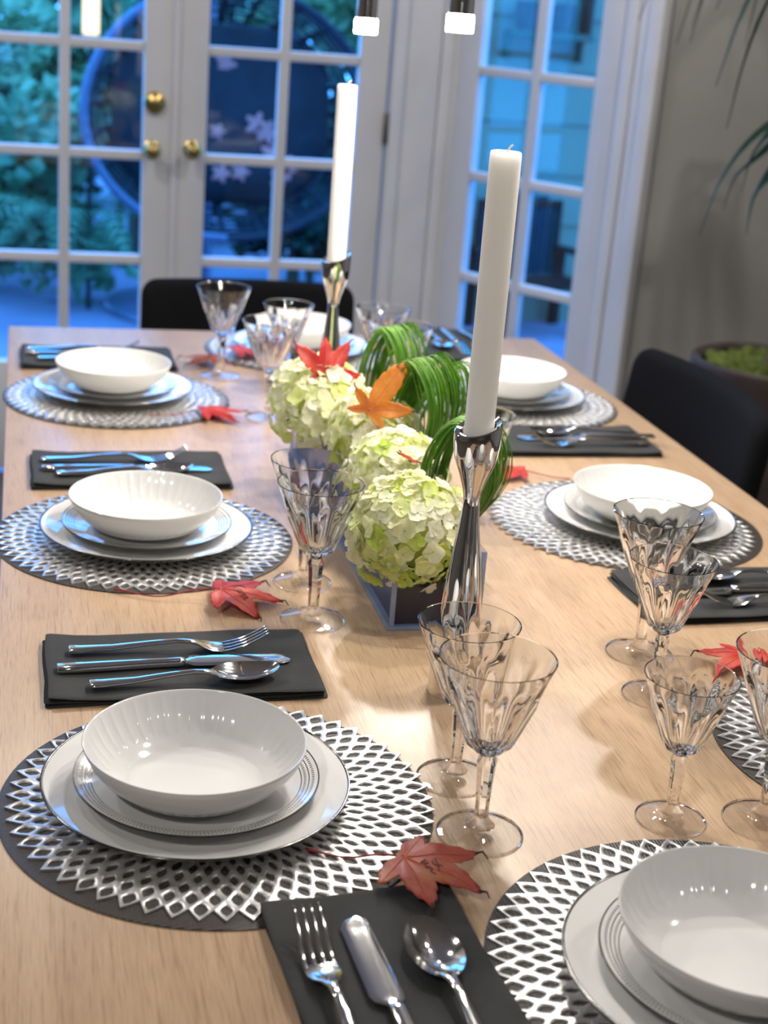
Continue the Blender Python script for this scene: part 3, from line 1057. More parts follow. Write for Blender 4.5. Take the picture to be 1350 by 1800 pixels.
for a, b, c, d in ((-hw + i5, -hw + i5 + 0.003, -hl + i5, hl - i5), (hw - i5 - 0.003, hw - i5, -hl + i5, hl - i5), (-hw + i5 + 0.003, hw - i5 - 0.003, -hl + i5, -hl + i5 + 0.003), (-hw + i5 + 0.003, hw - i5 - 0.003, hl - i5 - 0.003, hl - i5)):
    lin.box(a, b, c, d, 0.0085, BH - 0.004)
lin.build('liner', M['navy'], pl, None)
MB().box(-hw + i5 + 0.003, hw - i5 - 0.003, -hl + i5 + 0.003, hl - i5 - 0.003, 0.03, 0.066).build('flower_foam', M['darkgreen'], pl, None)
# four polished corner edges that catch the light
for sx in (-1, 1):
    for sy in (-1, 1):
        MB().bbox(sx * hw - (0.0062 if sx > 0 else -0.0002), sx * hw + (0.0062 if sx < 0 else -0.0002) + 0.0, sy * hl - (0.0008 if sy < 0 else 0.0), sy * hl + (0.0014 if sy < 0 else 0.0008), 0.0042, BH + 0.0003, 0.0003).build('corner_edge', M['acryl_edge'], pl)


def floret_mesh(seed, mat):
    r = random.Random(seed)
    mb = MB()
    for q in range(4):
        a0 = q * PI / 2 + r.uniform(-0.2, 0.2)
        L = r.uniform(0.0105, 0.0135)
        Wd = L * r.uniform(0.50, 0.60)
        vs, fs = [], []
        nu, nv = 4, 5
        cup = r.uniform(0.10, 0.5)
        tw = r.uniform(-0.35, 0.35)
        for i in range(nu + 1):
            u = i / nu
            for j in range(nv):
                v = j / (nv - 1) * 2 - 1
                w = Wd * math.sin(PI * (0.10 + 0.80 * u) ** 0.85) ** 0.7
                px = L * (0.06 + 0.94 * u) * (1 - 0.08 * v * v * u)
                py = w * v
                pz = cup * L * (u ** 1.5) * 0.7 + 0.18 * Wd * v * v - 0.25 * L * max(0, u - 0.7) + tw * py * u
                vs.append((px * math.cos(a0) - py * math.sin(a0), px * math.sin(a0) + py * math.cos(a0), pz + 0.0005 * q))
        for i in range(nu):
            for j in range(nv - 1):
                fs.append((i * nv + j, (i + 1) * nv + j, (i + 1) * nv + j + 1, i * nv + j + 1))
        mb.add(vs, fs)
    me = mb.mesh('floret', mat, 80)
    return me


FLO = [floret_mesh(k, M['petal']) for k in range(6)]
FLG = [floret_mesh(20 + k, M['petalg']) for k in range(4)]


def hydrangea(label, c, rx, ry, rz_, n, green, seed):
    r = random.Random(seed)
    h = thing('hydrangea', label, 'flower', (c[0], c[1], T + 0.066), 0, 'hydrangea heads in the planter')
    cz = c[2] - 0.066
    m = MB().tube([(0, 0, 0.0), (0.002, 0, cz * 0.5), (0, 0, cz)], 0.004, 8)
    for k in range(26):
        a, b = r.uniform(0, 2 * PI), r.uniform(0.1, 1)
        z = r.uniform(-0.5, 0.9)
        q = math.sqrt(max(0, 1 - z * z))
        m.tube([(0, 0, cz - 0.01), (rx * 0.85 * q * math.cos(a), ry * 0.85 * q * math.sin(a), cz + rz_ * 0.85 * z)], 0.0011, 5)
    m.build('stem', M['stemgreen'], h)
    core = MB().lathe([(0, -rz_ * 0.7), (rx * 0.5, -rz_ * 0.5), (rx * 0.72, 0), (rx * 0.55, rz_ * 0.5), (0, rz_ * 0.74)], 16)
    core.v = [(x, y * ry / rx, z + cz) for x, y, z in core.v]
    core.build('heart', M['petalg'], h)
    ga = PI * (3 - math.sqrt(5))
    for k in range(n):
        z = 1 - 1.72 * (k + 0.5) / n
        q = math.sqrt(max(0, 1 - z * z))
        a = k * ga + r.uniform(-0.15, 0.15)
        nrm = Vector((q * math.cos(a) / rx, q * math.sin(a) / ry, z / rz_)).normalized()
        lump = 1 + 0.07 * math.sin(3.1 * a + seed) * q + r.uniform(-0.09, 0.07)
        p = Vector((rx * q * math.cos(a), ry * q * math.sin(a), rz_ * z)) * lump + Vector((0, 0, cz))
        nrm = (nrm + Vector((r.uniform(-.35, .35), r.uniform(-.35, .35), r.uniform(-.25, .35)))).normalized()
        quat = nrm.to_track_quat('Z', 'Y')
        e = (quat.to_matrix() @ Matrix.Rotation(r.uniform(0, 6.28), 3, 'Z')).to_euler()
        lib = FLG if r.random() < green(nrm, z) else FLO
        link('floret', r.choice(lib), h, p, e, r.uniform(0.88, 1.2))


hydrangea('cream hydrangea head with green tinged front, nearest, hanging over the planter end', (0.430, 1.552, 0.103), 0.066, 0.060, 0.064, 225, lambda nm, z: 0.75 if (nm.y < -0.4 and z < 0.25) else 0.12, 1)
hydrangea('cream hydrangea head in the middle, holding the small red leaf', (0.448, 1.705, 0.120), 0.058, 0.058, 0.056, 170, lambda nm, z: 0.15, 2)
hydrangea('cream hydrangea head under the orange leaf', (0.452, 1.860, 0.130), 0.056, 0.060, 0.054, 170, lambda nm, z: 0.2 if z > 0 else 0.5, 3)
hydrangea('cream hydrangea head at the back under the upright red leaf', (0.402, 1.990, 0.136), 0.064, 0.075, 0.062, 200, lambda nm, z: 0.15, 4)


def grass_loop(label, base, H, Wd, yaw, n, seed, lean=0.0):
    r = random.Random(seed)
    g = thing('grass_loop', label, 'grass', (base[0], base[1], T + 0.066), yaw, 'looped grass bundles')
    for k in range(n):
        s = (k + 0.5) / n * 2 - 1 + r.uniform(-0.12, 0.12)
        d = r.uniform(0.74, 1.06)
        y0 = 0.030 * s
        ctl = [(-0.30 * Wd, y0 * 0.5, 0), (-0.46 * Wd * d, y0, 0.40 * H), (-0.34 * Wd * d, y0 * 1.2, 0.78 * H * d ** 0.5), (0.04 * Wd, y0 * 1.3, H * (0.86 + 0.14 * d)),
               (0.44 * Wd * d, y0 * 1.3, 0.82 * H * d ** 0.4), (0.52 * Wd * d, y0 * 1.1, 0.50 * H), (0.22 * Wd, y0 * 0.6 - 0.008, 0.16 * H), (0.06 * Wd, y0 * 0.4 - 0.012, -0.01)]
        ctl = [(x + lean * z + r.uniform(-0.0015, 0.0015), y + r.uniform(-0.002, 0.002), z) for x, y, z in ctl]
        pts = smooth_path(ctl, 26)
        w = r.uniform(0.0010, 0.0016)
        MB().tube(pts, [w * min(1, 0.5 + 3 * min(i, 25 - i) / 25) for i in range(26)], 6, True, (1.0, 0.45)).build('blade', M['grass'], g, 80)


grass_loop('upright green grass loop at the back of the centrepiece', (0.518, 2.080), 0.166, 0.080, -0.9, 46, 41, 0.06)
grass_loop('green grass loop in the middle beside the orange leaf', (0.496, 1.835), 0.180, 0.088, -0.9, 54, 42, 0.07)
grass_loop('green grass loop half hidden behind the middle loop', (0.520, 1.890), 0.160, 0.080, -0.8, 40, 43, 0.25)
grass_loop('dark green grass loop behind the near candlestick', (0.508, 1.630), 0.158, 0.092, -0.7, 54, 44, 0.0)

# ================================================================== AUTUMN LEAVES
def maple(name, label, loc, size, heading, mat, arch=0.18, tilt=(0, 0), stem=None, seed=1, lobes=None, wid=0.86, cat='leaf', curl=0.0, writing=None, stemmat=None):
    """five-lobed leaf; local +y is the middle lobe, origin where the stem joins"""
    r = random.Random(seed)
    root = thing(name, label, cat, loc, 0)
    root.rotation_euler = Euler((tilt[0], tilt[1], heading), 'XYZ')
    lobes = lobes or [(0.0, 1.0), (0.78, 0.92), (-0.78, 0.95), (1.62, 0.62), (-1.62, 0.60)]
    n, rings = 150, 9

    def Rad(th):
        best = 0.10
        for a, L in lobes:
            d = abs((th - a + PI) % (2 * PI) - PI)
            best = max(best, L * (1 - (d / wid) ** 0.85) if d < wid else 0)
        back = abs((th + PI + PI) % (2 * PI) - PI)
        ser = 1 + 0.035 * math.sin(th * 43 + seed) * (best > 0.2)
        return best * ser

    def zf(x, y):
        rr = math.hypot(x, y)
        th = math.atan2(x, y)
        vein = min(abs((th - a + PI) % (2 * PI) - PI) for a, L in lobes)
        z = arch * (1 - min(1.6, rr) ** 1.7) * 0.55 + 0.10 * min(vein, 0.4) * rr
        z += curl * rr ** 2.4 * math.sin(2 * th + seed) * 0.5
        z += 0.02 * math.sin(9 * x + seed) * math.sin(8 * y)
        return z
    vs = [(0, 0, zf(0, 0))]
    fs = []
    for i in range(rings):
        u = (i + 1) / rings
        for k in range(n):
            th = 2 * PI * k / n
            R_ = Rad(th) * u
            x, y = R_ * math.sin(th), R_ * math.cos(th)
            vs.append((x, y, zf(x, y)))
    for k in range(n):
        fs.append((0, 1 + k, 1 + (k + 1) % n))
        for i in range(rings - 1):
            a, b = 1 + i * n + k, 1 + i * n + (k + 1) % n
            fs.append((a, a + n, b + n, b))
    zmin = min(v[2] for v in vs)
    if tilt == (0, 0):
        vs = [(x, y, z - zmin) for x, y, z in vs]
    else:
        zmin = 0
    vs = [(x * size, y * size, z * size + 0.0006) for x, y, z in vs]
    o = MB().add(vs, fs).build('leaf_blade', mat, root, 80)
    sm = o.modifiers.new('thickness', 'SOLIDIFY')
    sm.thickness = 0.0005
    vm = MB()
    for a, L in lobes:
        pts = []
        for i in range(9):
            q = L * 0.93 * i / 8
            x, y = q * math.sin(a), q * math.cos(a)
            pts.append((x * size, y * size, (zf(x, y) - zmin) * size + 0.0010))
        vm.tube(pts, [0.00055 * (1 - 0.7 * i / 8) for i in range(9)], 5)
    vm.build('vein', M['vein'] if mat is not M['leafbrown'] else M['leafstem'], root)
    for a, L in lobes[:3]:
        tm = MB()
        p0 = [(L * q * math.sin(a + s), L * q * math.cos(a + s)) for q, s in ((0.93, 0), (1.02, 0.01), (1.08, 0.06))]
        hz = [(max(0.0, zf(*p0[0]) - zmin)) * size + 0.0012, (max(0.0, zf(*p0[0]) - zmin)) * size * 0.8 + 0.003, 0.0012]
        if tilt != (0, 0):
            hz = [hz[0]] * 3
        tm.tube([(p[0] * size, p[1] * size, z) for p, z in zip(p0, hz)], [0.0011, 0.0009, 0.0005], 6)
        tm.build('leaf_tip', M['tip'], root)
    if stem:
        MB().tube(smooth_path([(0, 0, (zf(0, 0) - zmin) * size + 0.0008)] + stem, 14), [0.0011 - 0.0004 * (i / 13) + (0.0006 if i > 11 else 0) for i in range(14)], 7).build('leaf_stem', stemmat or M['leafstem'], root)
    if writing:
        wm = MB()
        (ox, oy), rot, sc, strokes = writing
        for stx in strokes:
            pts = []
            for (u, v) in stx:
                x = (ox + (u * math.cos(rot) - v * math.sin(rot)) * sc)
                y = (oy + (u * math.sin(rot) + v * math.cos(rot)) * sc)
                pts.append((x * size, y * size, (zf(x, y) - zmin) * size + 0.0011))
            wm.tube(smooth_path(pts, len(pts) * 3), 0.00032, 5)
        tag(wm.build('handwriting', M['ink'], root), 'dark handwritten name')
    return root


SCRIB = [[(0.0, 0.3), (0.1, 0.05), (0.2, 0.3), (0.25, 0.1), (0.4, 0.28), (0.42, 0.06), (0.6, 0.25), (0.7, 0.1), (0.9, 0.2)], [(0.1, 0.5), (0.3, 0.42), (0.5, 0.52), (0.75, 0.40)], [(0.05, 0.62), (0.35, 0.55), (0.55, 0.64)]]
# a short handwritten name, as strokes on a unit line
NAME = [[(0.00, 0.55), (0.02, 0.25), (0.04, 0.0)], [(0.22, 0.55), (0.06, 0.26), (0.25, -0.02)],
        [(0.46, 0.24), (0.36, 0.28), (0.32, 0.10), (0.42, 0.03), (0.48, 0.22), (0.50, 0.02)],
        [(0.58, 0.24), (0.59, 0.02), (0.60, 0.18), (0.70, 0.25)],
        [(0.74, 0.12), (0.84, 0.16), (0.80, 0.26), (0.74, 0.14), (0.80, 0.02), (0.90, 0.06)],
        [(0.96, 0.24), (0.97, 0.02), (0.99, 0.18), (1.08, 0.22), (1.10, 0.02), (1.16, 0.05)]]
maple('maple_leaf', 'bright red leaf with dark handwriting lying by the middle left placemat', (0.222, 1.606, T + 0.0002), 0.074, math.radians(-100), M['leafred'], 0.34, stem=[(-0.004, -0.03, 0.012), (0.006, -0.072, 0.0052), (-0.012, -0.125, 0.005)], seed=3, curl=0.12, wid=1.0,
      writing=((-0.12, 0.16), 0.5, 0.40, NAME))
maple('maple_leaf', 'rust red leaf with smudged handwriting in the foreground above the spoon', (0.300, 1.018, T + 0.0105), 0.072, math.radians(-128), M['leafrust'], 0.20, stem=[(0.0, -0.022, 0.006), (0.006, -0.05, -0.003), (0.010, -0.085, -0.004)], seed=5, curl=0.05, wid=1.0,
      writing=((-0.02, 0.16), 0.9, 0.34, SCRIB))
maple('maple_leaf', 'red leaf on the table edge of the farthest left placemat', (0.290, 2.384, T + 0.004), 0.072, math.radians(-85), M['leafred'], 0.30, stem=[(0.0, -0.03, 0.006), (0.004, -0.06, 0.003), (0.0, -0.095, 0.003)], seed=8, curl=0.15)
maple('maple_leaf', 'red leaf behind the goblet at the right picture edge', (0.788, 1.395, T + 0.0002), 0.062, math.radians(120), M['leafred'], 0.30, stem=[(0.0, -0.02, 0.008), (0.012, -0.05, 0.001), (0.02, -0.07, 0.001)], seed=12, curl=0.25)
maple('maple_leaf', 'red leaf between the near candlestick and the middle right placemat', (0.742, 2.072, T + 0.0002), 0.058, math.radians(80), M['leafred'], 0.34, stem=[(0.0, -0.02, 0.008), (0.0, -0.05, 0.003), (-0.006, -0.075, 0.003)], seed=15, curl=0.15)
maple('maple_leaf', 'rust brown leaf left of the goblet behind the farthest left plates', (0.352, 2.742, T + 0.0002), 0.070, math.radians(75), M['leafbrown'], 0.45, stem=[(0.0, -0.02, 0.006), (0.0, -0.04, 0.002)], seed=21, curl=0.3)
maple('maple_leaf', 'crimson leaf right of the goblet behind the farthest left plates', (0.392, 2.790, T + 0.0002), 0.072, math.radians(-70), M['leafred'], 0.45, stem=[(0.0, -0.015, 0.006), (0.0, -0.03, 0.002)], seed=22, curl=0.3)
maple('maple_leaf', 'upright red leaf resting on the rear hydrangea head', (0.402, 1.955, T + 0.183), 0.066, math.radians(8), M['leafred'], 0.10, tilt=(1.20, 0.0), seed=31, curl=0.1, lobes=[(0.05, 0.88), (0.66, 0.95), (-0.72, 0.98), (1.55, 0.80), (-1.62, 0.40)])
maple('maple_leaf', 'orange leaf standing between hydrangeas and grass loops', (0.430, 1.800, T + 0.180), 0.074, math.radians(-20), M['leaforange'], 0.12, tilt=(1.15, 0.1), seed=33, curl=0.15, lobes=[(0.45, 1.12), (1.40, 0.80), (-0.75, 0.50), (2.3, 0.45), (-1.7, 0.40)])
maple('maple_leaf', 'small red leaf with thin stem on the middle hydrangea head', (0.452, 1.648, T + 0.158), 0.042, math.radians(110), M['leafred'], 0.10, tilt=(0.5, -0.25), seed=35, curl=0.1, lobes=[(0.0, 0.7), (0.6, 0.5), (-0.6, 0.55), (1.3, 0.3), (-1.3, 0.3)],
      stem=[(0.004, -0.02, 0.004), (0.010, -0.045, 0.010)])

# ================================================================== CHAIRS
def chair(label, loc, rz, bw=0.485):
    """padded chair; local origin on the floor under the front of its back, sitter looks to -y"""
    c = thing('dining_chair', label, 'chair', loc, rz, 'black padded dining chairs')

    def back(u, v, w):
        s = (v + 0.19) / 0.38
        return (u * (1 - 0.02 * s), 0.03 + 0.05 * s + w - 0.10 * (u / 0.24) ** 2 * 0.35, 0.620 + v)
    MB().pillow(rrect(bw, 0.38, 0.035, 6), 0.045, 0.10, back, (0, 0.3, 0.55, 0.75, 0.9, 0.94, 0.97, 0.99, 1.0)).build('backrest', M['blackcloth'], c, 70)
    MB().pillow(rrect(0.48, 0.46, 0.06, 6), 0.075, 0.14, lambda u, v, w: (u, v - 0.22, 0.425 + w + 0.012 * (1 - (u / 0.24) ** 2)), (0, 0.3, 0.55, 0.75, 0.87, 0.92, 0.96, 0.99, 1.0)).build('seat', M['blackcloth'], c, 70)
    for sx in (-1, 1):
        for y, dy in ((-0.39, -0.03), (-0.06, 0.05)):
            MB().tube([(sx * 0.20, y, 0.395), (sx * 0.215, y + dy, 0.0)], [0.015, 0.010], 12).build('leg', M['blackmetal'], c, 40)
    MB().tube([(-0.2, -0.05, 0.40), (0.2, -0.05, 0.40)], 0.011, 10).build('seat_rail', M['blackmetal'], c, 40)
    for sx in (-1, 1):
        MB().tube([(sx * 0.15, -0.06, 0.40), (sx * 0.15, 0.03, 0.42), (sx * 0.15, 0.055, 0.50)], 0.011, 10).build('back_bracket', M['blackmetal'], c, 40)
    return c


chair('black padded dining chair behind the far head of the table', (0.488, 3.225, 0), 0.0)
chair('black padded dining chair on the right side at the farthest place', (1.175, 2.462, 0), -PI / 2, 0.57)

# ================================================================== PENDANT LAMP
PD = [((0.590, 2.100), 0.641), ((0.566, 2.600), 0.618), ((0.560, 2.340), 0.80), ((0.600, 1.850), 0.82), ((0.565, 1.600), 0.80), ((0.600, 1.430), 0.86)]
fx = thing('pendant_fixture', 'linear pendant fixture of chrome tubes with glowing tips above the table', 'lamp', (0.58, 1.96, 0))
MB().bbox(-0.05, 0.05, -0.80, 0.80, CEIL - 0.03, CEIL, 0.004).build('canopy', M['chrome'], fx)
for (x, y), z in PD:
    lx, ly, lz = x - 0.58, y - 1.96, T + z
    b = MB().lathe([(0, 0), (0.0175, 0), (0.018, 0.002), (0.018, 0.150), (0.016, 0.153), (0.004, 0.156), (0, 0.156)], 32).build('tube', M['chrome'], fx, 40, (lx, ly, lz + 0.024))
    MB().lathe([(0, 0), (0.0185, 0), (0.0192, 0.0025), (0.0192, 0.0215), (0.0182, 0.024), (0, 0.024)], 32).build('led_tip', M['led'], fx, 40, (lx, ly, lz))
    MB().tube([(lx, ly, lz + 0.180), (lx, ly, CEIL - 0.03)], 0.0012, 6).build('cable', M['blackmetal'], fx)
    ld = bpy.data.lights.new('pendant_light', 'SPOT')
    ld.energy = PENDANT_W
    ld.color = (1.0, 0.925, 0.83)
    ld.spot_size = math.radians(172)
    ld.spot_blend = 0.6
    ld.shadow_soft_size = 0.018
    lo = link('pendant_light', ld, fx, (lx, ly, lz - 0.022))

# unseen ceiling downlights, added as fill for doors, walls and candle
for k, (x, y, lab) in enumerate(((-1.4, 2.6, 'added ceiling fill light left of the table'), (2.3, 1.6, 'added ceiling fill light right of the table'),
                                 (-0.55, 3.25, 'added ceiling fill light above the left french door'), (1.45, 3.15, 'added ceiling fill light above the slanted door'),
                                 (-0.9, -0.3, 'added ceiling fill light behind the camera on the left'), (1.6, -0.6, 'added ceiling fill light behind the camera on the right'))):
    dl = thing('fill_downlight', lab, 'lamp', (x, y, CEIL), 0, 'added ceiling fill lights')
    MB().lathe([(0.060, -0.001), (0.085, -0.001), (0.088, -0.006), (0.080, -0.010), (0.062, -0.008)], 32).build('trim_ring', M['trim'], dl)
    MB().lathe([(0, -0.004), (0.060, -0.004), (0.061, -0.002), (0, -0.002)], 32).build('lens', M['downlight'], dl)
    ld = bpy.data.lights.new('downlight', 'AREA')
    ld.shape = 'DISK'
    ld.size = 0.12
    ld.energy = CEIL_W * ((1.55 if x < 0 else 0.5) if y < 1 else 1.0)
    ld.color = (1.0, 0.95, 0.90)
    link('downlight', ld, dl, (0, 0, -0.012))

# ================================================================== POTTED PALM
PX, PY = 1.79, 3.26
pp = thing('potted_palm', 'tall drooping palm in a dark planter against the grey wall', 'plant', (PX, PY, 0))
MB().lathe([(0, 0), (0.13, 0), (0.14, 0.01), (0.175, 0.40), (0.195, 0.62), (0.205, 0.635), (0.205, 0.655), (0.195, 0.66), (0.180, 0.65), (0.176, 0.60), (0, 0.60)], 48).build('planter', M['pot'], pp)
mm = MB()
rr = random.Random(77)
mm.lathe([(0, 0.655), (0.08, 0.652), (0.14, 0.640), (0.172, 0.615), (0.174, 0.602), (0, 0.602)], 40, lambda k, r, h, a: r * (1 + 0.03 * math.sin(7 * a + k)))
for k in range(160):
    a, q = rr.uniform(0, 6.28), 0.16 * math.sqrt(rr.random())
    x, y = q * math.cos(a), q * math.sin(a)
    mm.lathe([(0, 0.0), (0.016, 0.006), (0.012, 0.018), (0, 0.024)], 7, None, 0.63 + rr.uniform(0, 0.012), x, y)
tag(mm.build('moss', M['moss'], pp, 60), kind='stuff')
MB().tube([(0, 0, 0.62), (0.02, 0.01, 0.95), (0.0, 0.0, 1.30), (0.02, 0.02, 1.62)], [0.028, 0.024, 0.022, 0.018], 12).build('trunk', M['bark'], pp, 60)
MB().tube([(0.04, 0.03, 0.62), (0.08, 0.03, 0.90), (0.07, 0.02, 1.22)], [0.022, 0.019, 0.014], 12).build('trunk', M['bark'], pp, 60)


def strap(parent, pts, w, name='leaf'):
    P = smooth_path(pts, 16)
    mb = MB()
    vs, fs = [], []
    n = len(P)
    for i, p in enumerate(P):
        d = (P[min(i + 1, n - 1)] - P[max(0, i - 1)]).normalized()
        sd = d.cross(Vector((0, 0, 1)))
        if sd.length < 1e-3:
            sd = Vector((1, 0, 0))
        sd.normalize()
        u = i / (n - 1)
        ww = w * (0.35 + 0.65 * math.sin(PI * min(1, u * 1.1 + 0.12) ** 0.8)) * (1 if u < 0.75 else max(0.06, (1 - u) / 0.25))
        up = sd.cross(d)
        vs += [p - sd * ww + up * ww * 0.35, p - up * 0.0006, p + sd * ww + up * ww * 0.35]
    for i in range(n - 1):
        fs += [(3 * i, 3 * i + 1, 3 * i + 4, 3 * i + 3), (3 * i + 1, 3 * i + 2, 3 * i + 5, 3 * i + 4)]
    o = mb.add(vs, fs).build(name, M['palm'], parent, 80)
    sm = o.modifiers.new('thickness', 'SOLIDIFY')
    sm.thickness = 0.001
    return o


def rel(x, y, z):
    return (x - PX, y - PY, z)


# leaves that hang into the picture, then the rest of the two crowns
for root_, mid_, tip_, w in (((0.0, 0, 1.62), (1.62, 3.20, T + 0.86), (1.500, 3.20, T + 0.545), 0.014), ((0.0, 0, 1.62), (1.60, 3.15, T + 0.80), (1.536, 3.19, T + 0.455), 0.013),
                             ((0.0, 0, 1.60), (1.66, 3.18, T + 0.78), (1.628, 3.18, T + 0.505), 0.016), ((0.0, 0, 1.60), (1.70, 3.14, T + 0.76), (1.642, 3.17, T + 0.420), 0.014),
                             ((0.07, 0.02, 1.22), (1.610, 3.20, T + 0.435), (1.512, 3.20, T + 0.215), 0.010), ((0.07, 0.02, 1.22), (1.63, 3.19, T + 0.40), (1.560, 3.20, T + 0.275), 0.010),
                             ((0.07, 0.02, 1.20), (1.66, 3.18, T + 0.36), (1.618, 3.18, T + 0.225), 0.014), ((0.07, 0.02, 1.20), (1.64, 3.16, T + 0.46), (1.585, 3.17, T + 0.32), 0.012)):
    a = Vector(root_)
    b, c = Vector(rel(*mid_)), Vector(rel(*tip_))
    strap(pp, [a, a.lerp(b, 0.5) + Vector((0, 0, 0.05)), b, b.lerp(c, 0.55) + Vector((-0.012, 0, 0.02)), c], w * 1.5)
for k in range(26):
    top = k < 16
    z0 = 1.61 if top else 1.21
    a = rr.uniform(-1.4, 2.6) if top else rr.uniform(-1.3, 1.6)
    L = rr.uniform(0.30, 0.5) * (1 if top else 0.7)
    bx_, by_ = (0.02, 0.02) if top else (0.07, 0.02)
    dx, dy = math.cos(a) * L, math.sin(a) * L * 0.8
    strap(pp, [(bx_, by_, z0), (bx_ + dx * 0.4, by_ + dy * 0.4, z0 + 0.16), (bx_ + dx * 0.8, by_ + dy * 0.8, z0 + 0.08), (bx_ + dx, by_ + dy, z0 - 0.15 - 0.1 * rr.random())], rr.uniform(0.014, 0.022))

# ================================================================== OUTSIDE
tag(MB().box(-9, 10, 3.70, 16, -0.12, -0.052).build('patio', M['patio'], smooth=None), 'blue grey patio floor outside the doors', kind='structure')
hw_ = tag(link('house_wall', None, None, (0, 0, 0)), 'pale neighbouring wall seen through the slanted door', kind='structure')
for k in range(13):
    z = -0.05 + 0.24 * k
    MB().add([(1.90, 7.0, z), (5.6, 7.0, z), (5.6, 7.012, z + 0.24), (1.90, 7.012, z + 0.24), (1.90, 7.12, z), (5.6, 7.12, z), (5.6, 7.12, z + 0.24), (1.90, 7.12, z + 0.24)],
             [(0, 1, 2, 3), (4, 7, 6, 5), (0, 4, 5, 1), (3, 2, 6, 7), (0, 3, 7, 4), (1, 5, 6, 2)]).build('siding_board', M['siding'], hw_, None)
# wall shelf with two dark pots on the neighbouring wall
sh = thing('wall_shelf', 'dark green shelf bracketed to the outside wall, seen through the slanted door', 'shelf', (2.37, 7.0, T + 0.545))
MB().bbox(-0.20, 0.20, -0.16, -0.012, 0.0, 0.030, 0.004).build('board', M['darkgreen'], sh)
MB().bbox(0.165, 0.190, -0.15, -0.012, 0.030, 0.36, 0.004).build('side_post', M['blackmetal'], sh)
MB().bbox(-0.20, -0.18, -0.10, -0.012, -0.10, 0.0, 0.004).build('bracket', M['darkgreen'], sh)
MB().bbox(0.16, 0.18, -0.10, -0.012, -0.10, 0.0, 0.004).build('bracket', M['darkgreen'], sh)
for dx, lab in ((-0.10, 'small dark pot at the left of the outside shelf'), (0.06, 'small dark pot at the right of the outside shelf')):
    tag(MB().lathe([(0, 0), (0.045, 0), (0.05, 0.01), (0.06, 0.11), (0.068, 0.115), (0.068, 0.13), (0.058, 0.13), (0.05, 0.10), (0, 0.10)], 24).build('flower_pot', M['pot'], None, 40, (2.37 + dx, 6.915, T + 0.575)), lab, 'pot')
# dark garden chair under it
gc = thing('garden_chair', 'dark high backed garden chair outside the slanted door', 'chair', (2.36, 6.75, -0.052), 0.2)
gc.scale = (0.80, 0.7, 0.60)
for k in range(6):
    xk = -0.25 + 0.1 * k
    MB().bbox(xk - 0.042, xk + 0.042, 0.24, 0.265, 0.36, 1.06 - 0.008 * abs(k - 2.5) ** 2, 0.006).build('back_slat', M['blackcloth'], gc)
for k in range(5):
    MB().bbox(-0.29, 0.29, -0.24 + 0.10 * k - 0.042, -0.24 + 0.10 * k + 0.042, 0.40, 0.425, 0.005).build('seat_slat', M['blackcloth'], gc)
for sx in (-1, 1):
    MB().bbox(sx * 0.30 - 0.03, sx * 0.30 + 0.03, -0.28, -0.22, 0, 0.62, 0.006).build('leg', M['blackcloth'], gc)
    MB().bbox(sx * 0.30 - 0.03, sx * 0.30 + 0.03, 0.20, 0.26, 0, 0.62, 0.006).build('leg', M['blackcloth'], gc)
    MB().bbox(sx * 0.30 - 0.05, sx * 0.30 + 0.05, -0.30, 0.27, 0.62, 0.645, 0.006).build('armrest', M['blackcloth'], gc)

# hanging egg chair
EX, EY, EZ = 0.87, 6.60, T + 0.15
eg = thing('hanging_egg_chair', 'hanging egg chair with blue tube rim and flowered cushion outside the doors', 'chair', (EX, EY, -0.052))
ring = []
for k in range(49):
    a = 2 * PI * k / 48
    sx = math.sin(a)
    ring.append((0.62 * sx * (1 + 0.04 * math.cos(a)), -0.03 * math.cos(a), EZ + 0.052 - 0.53 * math.cos(a)))
MB().tube(ring[22:], 0.020, 10, False).build('rim', M['eggframe'], eg, 60)
MB().tube(ring[:23], 0.016, 10, False).build('rim_binding', M['eggweave'], eg, 60)
shell = MB()
for k in range(11):
    d = 0.055 * (k + 1)
    s = math.sqrt(max(0.03, 1 - (d / 0.62) ** 2))
    shell.tube([(x * s, y + d * 0.95, (z - EZ - 0.052) * s + EZ + 0.052) for x, y, z in ring[::2]], 0.008, 6, False)
for k in range(0, 48, 2):
    x, y, z = ring[k]
    shell.tube([(x * math.sqrt(max(0.02, 1 - (d / 0.62) ** 2)), y + d * 0.95, (z - EZ - 0.052) * math.sqrt(max(0.02, 1 - (d / 0.62) ** 2)) + EZ + 0.05) for d in (0, 0.15, 0.3, 0.42, 0.52, 0.58, 0.61)], 0.014, 6, False)
shell.build('woven_shell', M['eggweave'], eg, 60)
cu = MB().pillow(rrect(0.98, 0.78, 0.26, 8), 0.16, 0.4, lambda u, v, w: (u, 0.30 + 0.25 * v * (v > 0) + w, EZ + 0.02 + v)).build('cushion', M['cushion'], eg, 80)
rb = random.Random(9)
for k in range(15):
    u, v = rb.uniform(-0.36, 0.36), rb.uniform(-0.26, 0.26)
    r0 = rb.uniform(0.025, 0.05)
    m = MB()
    y = 0.30 + 0.25 * v * (v > 0) - 0.079
    pts = [(u + r0 * (1 + 0.35 * math.cos(5 * a)) * math.cos(a), v + r0 * (1 + 0.35 * math.cos(5 * a)) * math.sin(a)) for a in [2 * PI * q / 30 for q in range(30)]]
    m.pillow(pts, 0.012, 0.4, lambda p, q, w: (p, y + w, EZ + 0.02 + q), (0, 0.6, 0.9, 1.0))
    m.build('printed_blossom', M['blossom'], cu, 60)
for a, b in ((ring[24], (0, 0.05, 2.15)), (ring[21], (0, 0.05, 2.15)), (ring[27], (0, 0.05, 2.15))):
    MB().tube([a, b], 0.008, 6).build('rope', M['eggframe'], eg)
